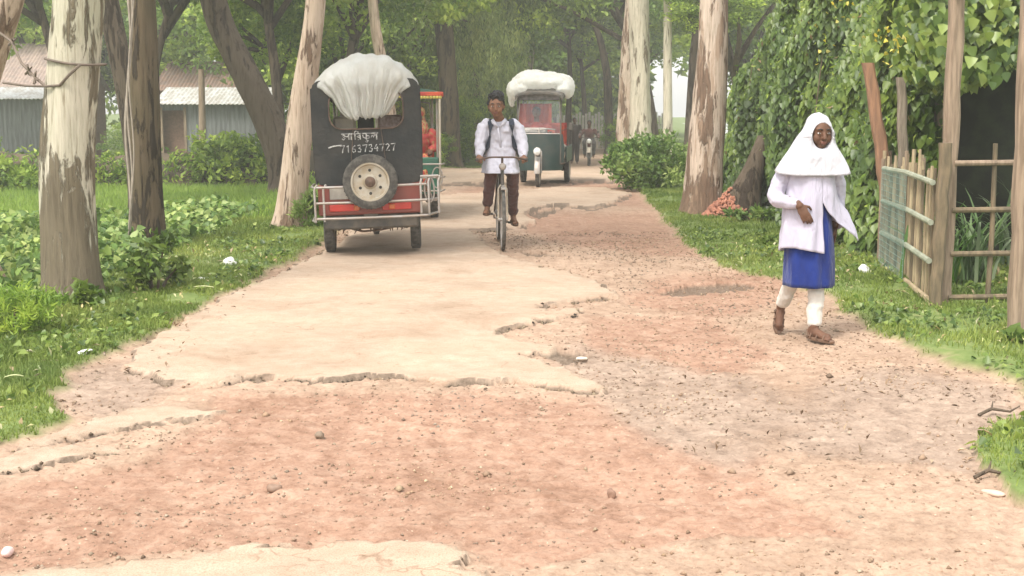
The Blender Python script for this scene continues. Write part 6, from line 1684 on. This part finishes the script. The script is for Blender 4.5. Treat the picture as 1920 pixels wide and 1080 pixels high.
for x in (-1, 1): m.tube([(x * .25, .28, 1.0), (x * .30, .24, 1.16)], .01, 5); m.ell((x * .31, .24, 1.20), (.05, .015, .04))
m.build('handlebar', M_blackst, mc)
m = MB(); m.lathe((0, .08, .88), (0, -1, 0), [(.001, .05), (.06, .04), (.085, 0), (.05, -.08), (.001, -.09)], 14); m.build('headlight', M_lamp, mc)
m = MB(); m.tube([(0, .37 * math.sin(R(q)), .30 + .36 * math.cos(R(q))) for q in range(-60, 80, 15)], .06, 8, up=(0, 1, .2), b=.01); m.build('mudguard', M_cream, mc)
def seated(name_label, loc, rz, shirt, trous, skin, spread=.16, fwd=.0, hair=True, reach=(.33, .36, 1.06), hip=(.85, .92), knee=(.45, .82), ank=(.62, .36), hz=1.62, sh=1.36):
    """person sitting; -y is forward"""
    e = empty('person', loc, rz, label=name_label, cat='person')
    hy, hz_ = hip; b = MB(); c = Vector((0, hy - .16, hz)); head(b, c)
    b.cap(c - Vector((0, -.03, .06)), (0, hy - .10, sh), .05, .055); b.chain([(0, hy - .10, sh - .1), (0, hy, hz_ + .06)], [.14, .14])
    for q in (-1, 1):
        S_ = Vector((q * .19, hy - .10, sh - .03)); Wq = Vector((q * reach[0], reach[1], reach[2])); E_ = (S_ + Wq) / 2 + Vector((q * .07, .05, -.07))
        b.chain([S_, E_, Wq], [.055, .045, .03]); hand(b, Wq, (0, -1, -.2), (0, -.2, 1), (-q, 0, 0), .9)
        b.chain([(q * .09, hy, hz_), (q * spread, knee[0], knee[1]), (q * spread, ank[0], ank[1])], [.09, .065, .04]); footp(b, (q * spread, ank[0] + .05, ank[1] - .06), (q * spread, ank[0] - .18, ank[1] - .07), (q * spread, ank[0], ank[1]))
    b.remesh('body', skin, e, .008, 2); face(e, c)
    m = MB(); m.chain([(0, hy - .10, sh - .1), (0, hy, hz_ + .04)], [.165, .165]); m.ell((0, hy - .09, sh - .07), (.21, .12, .10))
    for q in (-1, 1):
        S_ = Vector((q * .19, hy - .10, sh - .03)); Wq = Vector((q * reach[0], reach[1], reach[2])); E_ = (S_ + Wq) / 2 + Vector((q * .07, .05, -.07)); m.chain([S_, E_, Wq + (E_ - Wq) * .15], [.078, .066, .046])
    m.remesh('shirt', shirt, e, .010, 2, lambda P: .02 * (vn3(P * 20, 3) - .5))
    m = MB()
    for q in (-1, 1): m.chain([(q * .09, hy, hz_), (q * spread, knee[0], knee[1]), (q * spread, ank[0], ank[1] + .05)], [.115, .088, .065])
    m.remesh('trousers', trous, e, .010, 2, lambda P: .02 * (vn3(P * 20, 3) - .5))
    if hair:
        m = MB(); m.ell(c + Vector((0, .02, .03)), (.082, .092, .078)); m.ell(c + Vector((0, .05, -.01)), (.078, .06, .08)); m.remesh('hair', M_hair, e, .01, 1, lambda P: .02 * (vn3(P * 40, 3) - .45))
    return e
seated('distant motorcycle rider in a dark reddish shirt', tuple(gm_), R(-4), clothmat('dark_red_shirt', (.12, .05, .04)), clothmat('grey_trousers', (.08, .07, .065)), M_skin2, reach=(.34, .36, 1.04), hip=(.82, .88), knee=(.42, .80), ank=(.62, .36), hz=1.52, sh=1.27)
# driver of the oncoming rickshaw
def r2w(x, y_): 
    v = Matrix.Rotation(R2Z, 3, 'Z') @ Vector((x, y_, 0)); return (R2.location.x + v.x, R2.location.y + v.y, R2.location.z)
seated('driver in a red shirt behind the windscreen of the oncoming rickshaw', r2w(.08, 2.35), R2Z - PI, M_redcl, clothmat('dark_trousers', (.05, .05, .055)), M_skin2, reach=(.28, .55, 1.06), hip=(.80, .80), knee=(.48, .76), ank=(.52, .50), hz=1.44, sh=1.20)
# passenger on the rear-facing seat of the green rickshaw
seated('passenger in a red and orange flowered dress on the back of the green rickshaw', (R3.location.x + .27, R3.location.y - .36, R3.location.z - .02), R(4),
       simple('flowered_cloth', (.42, .05, .045), .8, c2=(.34, .16, .07), scale=22, lo=.42, hi=.5), simple('flowered_skirt', (.42, .05, .04), .8, c2=(.5, .3, .1), scale=30, lo=.42, hi=.5), M_skin2, reach=(.16, .42, .98), hip=(.62, .84), knee=(.40, .86), ank=(.34, .52), hz=1.46, sh=1.23, spread=.09)
m = MB(); c = Vector((0, .46, 1.46)); m.ell(c + Vector((0, .02, .025)), (.10, .11, .10)); m.chain([c + Vector((0, .03, -.02)), c + Vector((0, .05, -.20))], [.09, .15])
k_ = bpy.data.objects[[o.name for o in bpy.data.objects if o.get('label', '').startswith('passenger')][0]]
for ch in list(k_.children):
    if ch.name.startswith('hair'): bpy.data.objects.remove(ch)
m.remesh('shawl', simple('yellow_flower_shawl', (.42, .30, .12), .8, c2=(.40, .07, .05), scale=24, lo=.48, hi=.54), k_, .008, 2, lambda P: .02 * (vn3(P * 20, 3) - .5))

# --- walker in dark clothes beyond the oncoming rickshaw
p = G(1077, 307)
wk = empty('person', tuple(p), label='person in dark brown clothes walking just beyond the oncoming rickshaw', cat='person')
b = MB(); c = Vector((0, -.02, 1.60)); head(b, c); b.cap((0, 0, 1.54), (0, 0, 1.40), .05, .055); b.chain([(0, 0, 1.30), (0, 0, .98)], [.14, .14])
for q in (-1, 1):
    b.chain([(q * .18, 0, 1.38), (q * .23, .02, 1.12), (q * .22, -.06 * q, .88)], [.05, .042, .03]); hand(b, (q * .22, -.06 * q, .88), (0, 0, -1), (q, 0, 0), (0, -1, 0), .4)
    b.chain([(q * .09, 0, .92), (q * .09, -.05 * q, .5), (q * .09, -.14 * q + .02, .10)], [.09, .06, .04]); footp(b, (q * .09, -.14 * q + .06, .03), (q * .10, -.14 * q - .16, .03), (q * .09, -.14 * q + .02, .10))
b.remesh('body', M_skin2, wk, .008, 2); face(wk, c)
m = MB(); m.chain([(0, 0, 1.30), (0, 0, .86)], [.17, .18]); m.ell((0, 0, 1.33), (.21, .12, .10))
for q in (-1, 1): m.chain([(q * .18, 0, 1.38), (q * .23, .02, 1.12), (q * .22, -.05 * q, .93)], [.075, .065, .05])
m.remesh('shirt', clothmat('dark_brown_shirt', (.055, .035, .03)), wk, .010, 2)
m = MB()
for q in (-1, 1): m.chain([(q * .09, 0, .92), (q * .09, -.05 * q, .5), (q * .09, -.14 * q + .02, .13)], [.115, .09, .07])
m.remesh('trousers', clothmat('dark_brown_trousers', (.05, .035, .03)), wk, .010, 2)
m = MB(); m.ell(c + Vector((0, .02, .03)), (.082, .092, .078)); m.remesh('hair', M_hair, wk, .01, 1)
# ------------------------------------------------------------------ light, sky, air
w = bpy.data.worlds.new('World'); sc.world = w; w.use_nodes = True
nt = w.node_tree; bgn = nt.nodes['Background']
sky = nt.nodes.new('ShaderNodeTexSky'); sky.sky_type = 'NISHITA'; sky.sun_disc = False
EL = R(58); AZ = R(215)
sky.sun_elevation = EL; sky.sun_rotation = AZ; sky.dust_density = 3; sky.air_density = 1.2; sky.ozone_density = .6
hs = nt.nodes.new('ShaderNodeHueSaturation'); hs.inputs['Saturation'].default_value = .35
nt.links.new(sky.outputs[0], hs.inputs['Color']); ov = nt.nodes.new('ShaderNodeMix'); ov.data_type = 'RGBA'; ov.blend_type = 'ADD'; ov.inputs[0].default_value = 1; ov.inputs[7].default_value = (4.2, 4.2, 4.1, 1)   # thin bright overcast layer
nt.links.new(hs.outputs[0], ov.inputs[6]); nt.links.new(ov.outputs[2], bgn.inputs['Color'])
bgn.inputs['Strength'].default_value = .12
sl = bpy.data.lights.new('sun', 'SUN'); sl.energy = 2.0; sl.angle = R(13); sl.color = (1, .95, .87)
so = bpy.data.objects.new('sun', sl); COL.objects.link(so)
sd = Vector((math.sin(AZ) * math.cos(EL), math.cos(AZ) * math.cos(EL), math.sin(EL)))
so.rotation_euler = sd.to_track_quat('Z', 'Y').to_euler()
so.location = (0, 0, 30)
hb = MB(); hb.box((0, 45, 9.2), (300, 200, 26))
m = bpy.data.materials.new('haze_air'); m.use_nodes = True
for q in list(m.node_tree.nodes):
    if q.type == 'BSDF_PRINCIPLED': m.node_tree.nodes.remove(q)
pv = m.node_tree.nodes.new('ShaderNodeVolumePrincipled'); pv.inputs['Color'].default_value = (.96, .95, .84, 1)
pv.inputs['Density'].default_value = .0034; pv.inputs['Anisotropy'].default_value = .2
m.node_tree.links.new(pv.outputs[0], m.node_tree.nodes['Material Output'].inputs['Volume'])
if HAZE: hb.build('haze', m, kind='stuff')
vs = sc.view_settings; vs.view_transform = 'Standard'; vs.look = 'None'; vs.gamma = 1; vs.exposure = EXPO
sc.cycles.volume_bounces = 0; sc.cycles.max_bounces = 6; sc.cycles.diffuse_bounces = 3; sc.cycles.transparent_max_bounces = 8
sc.cycles.use_adaptive_sampling = True
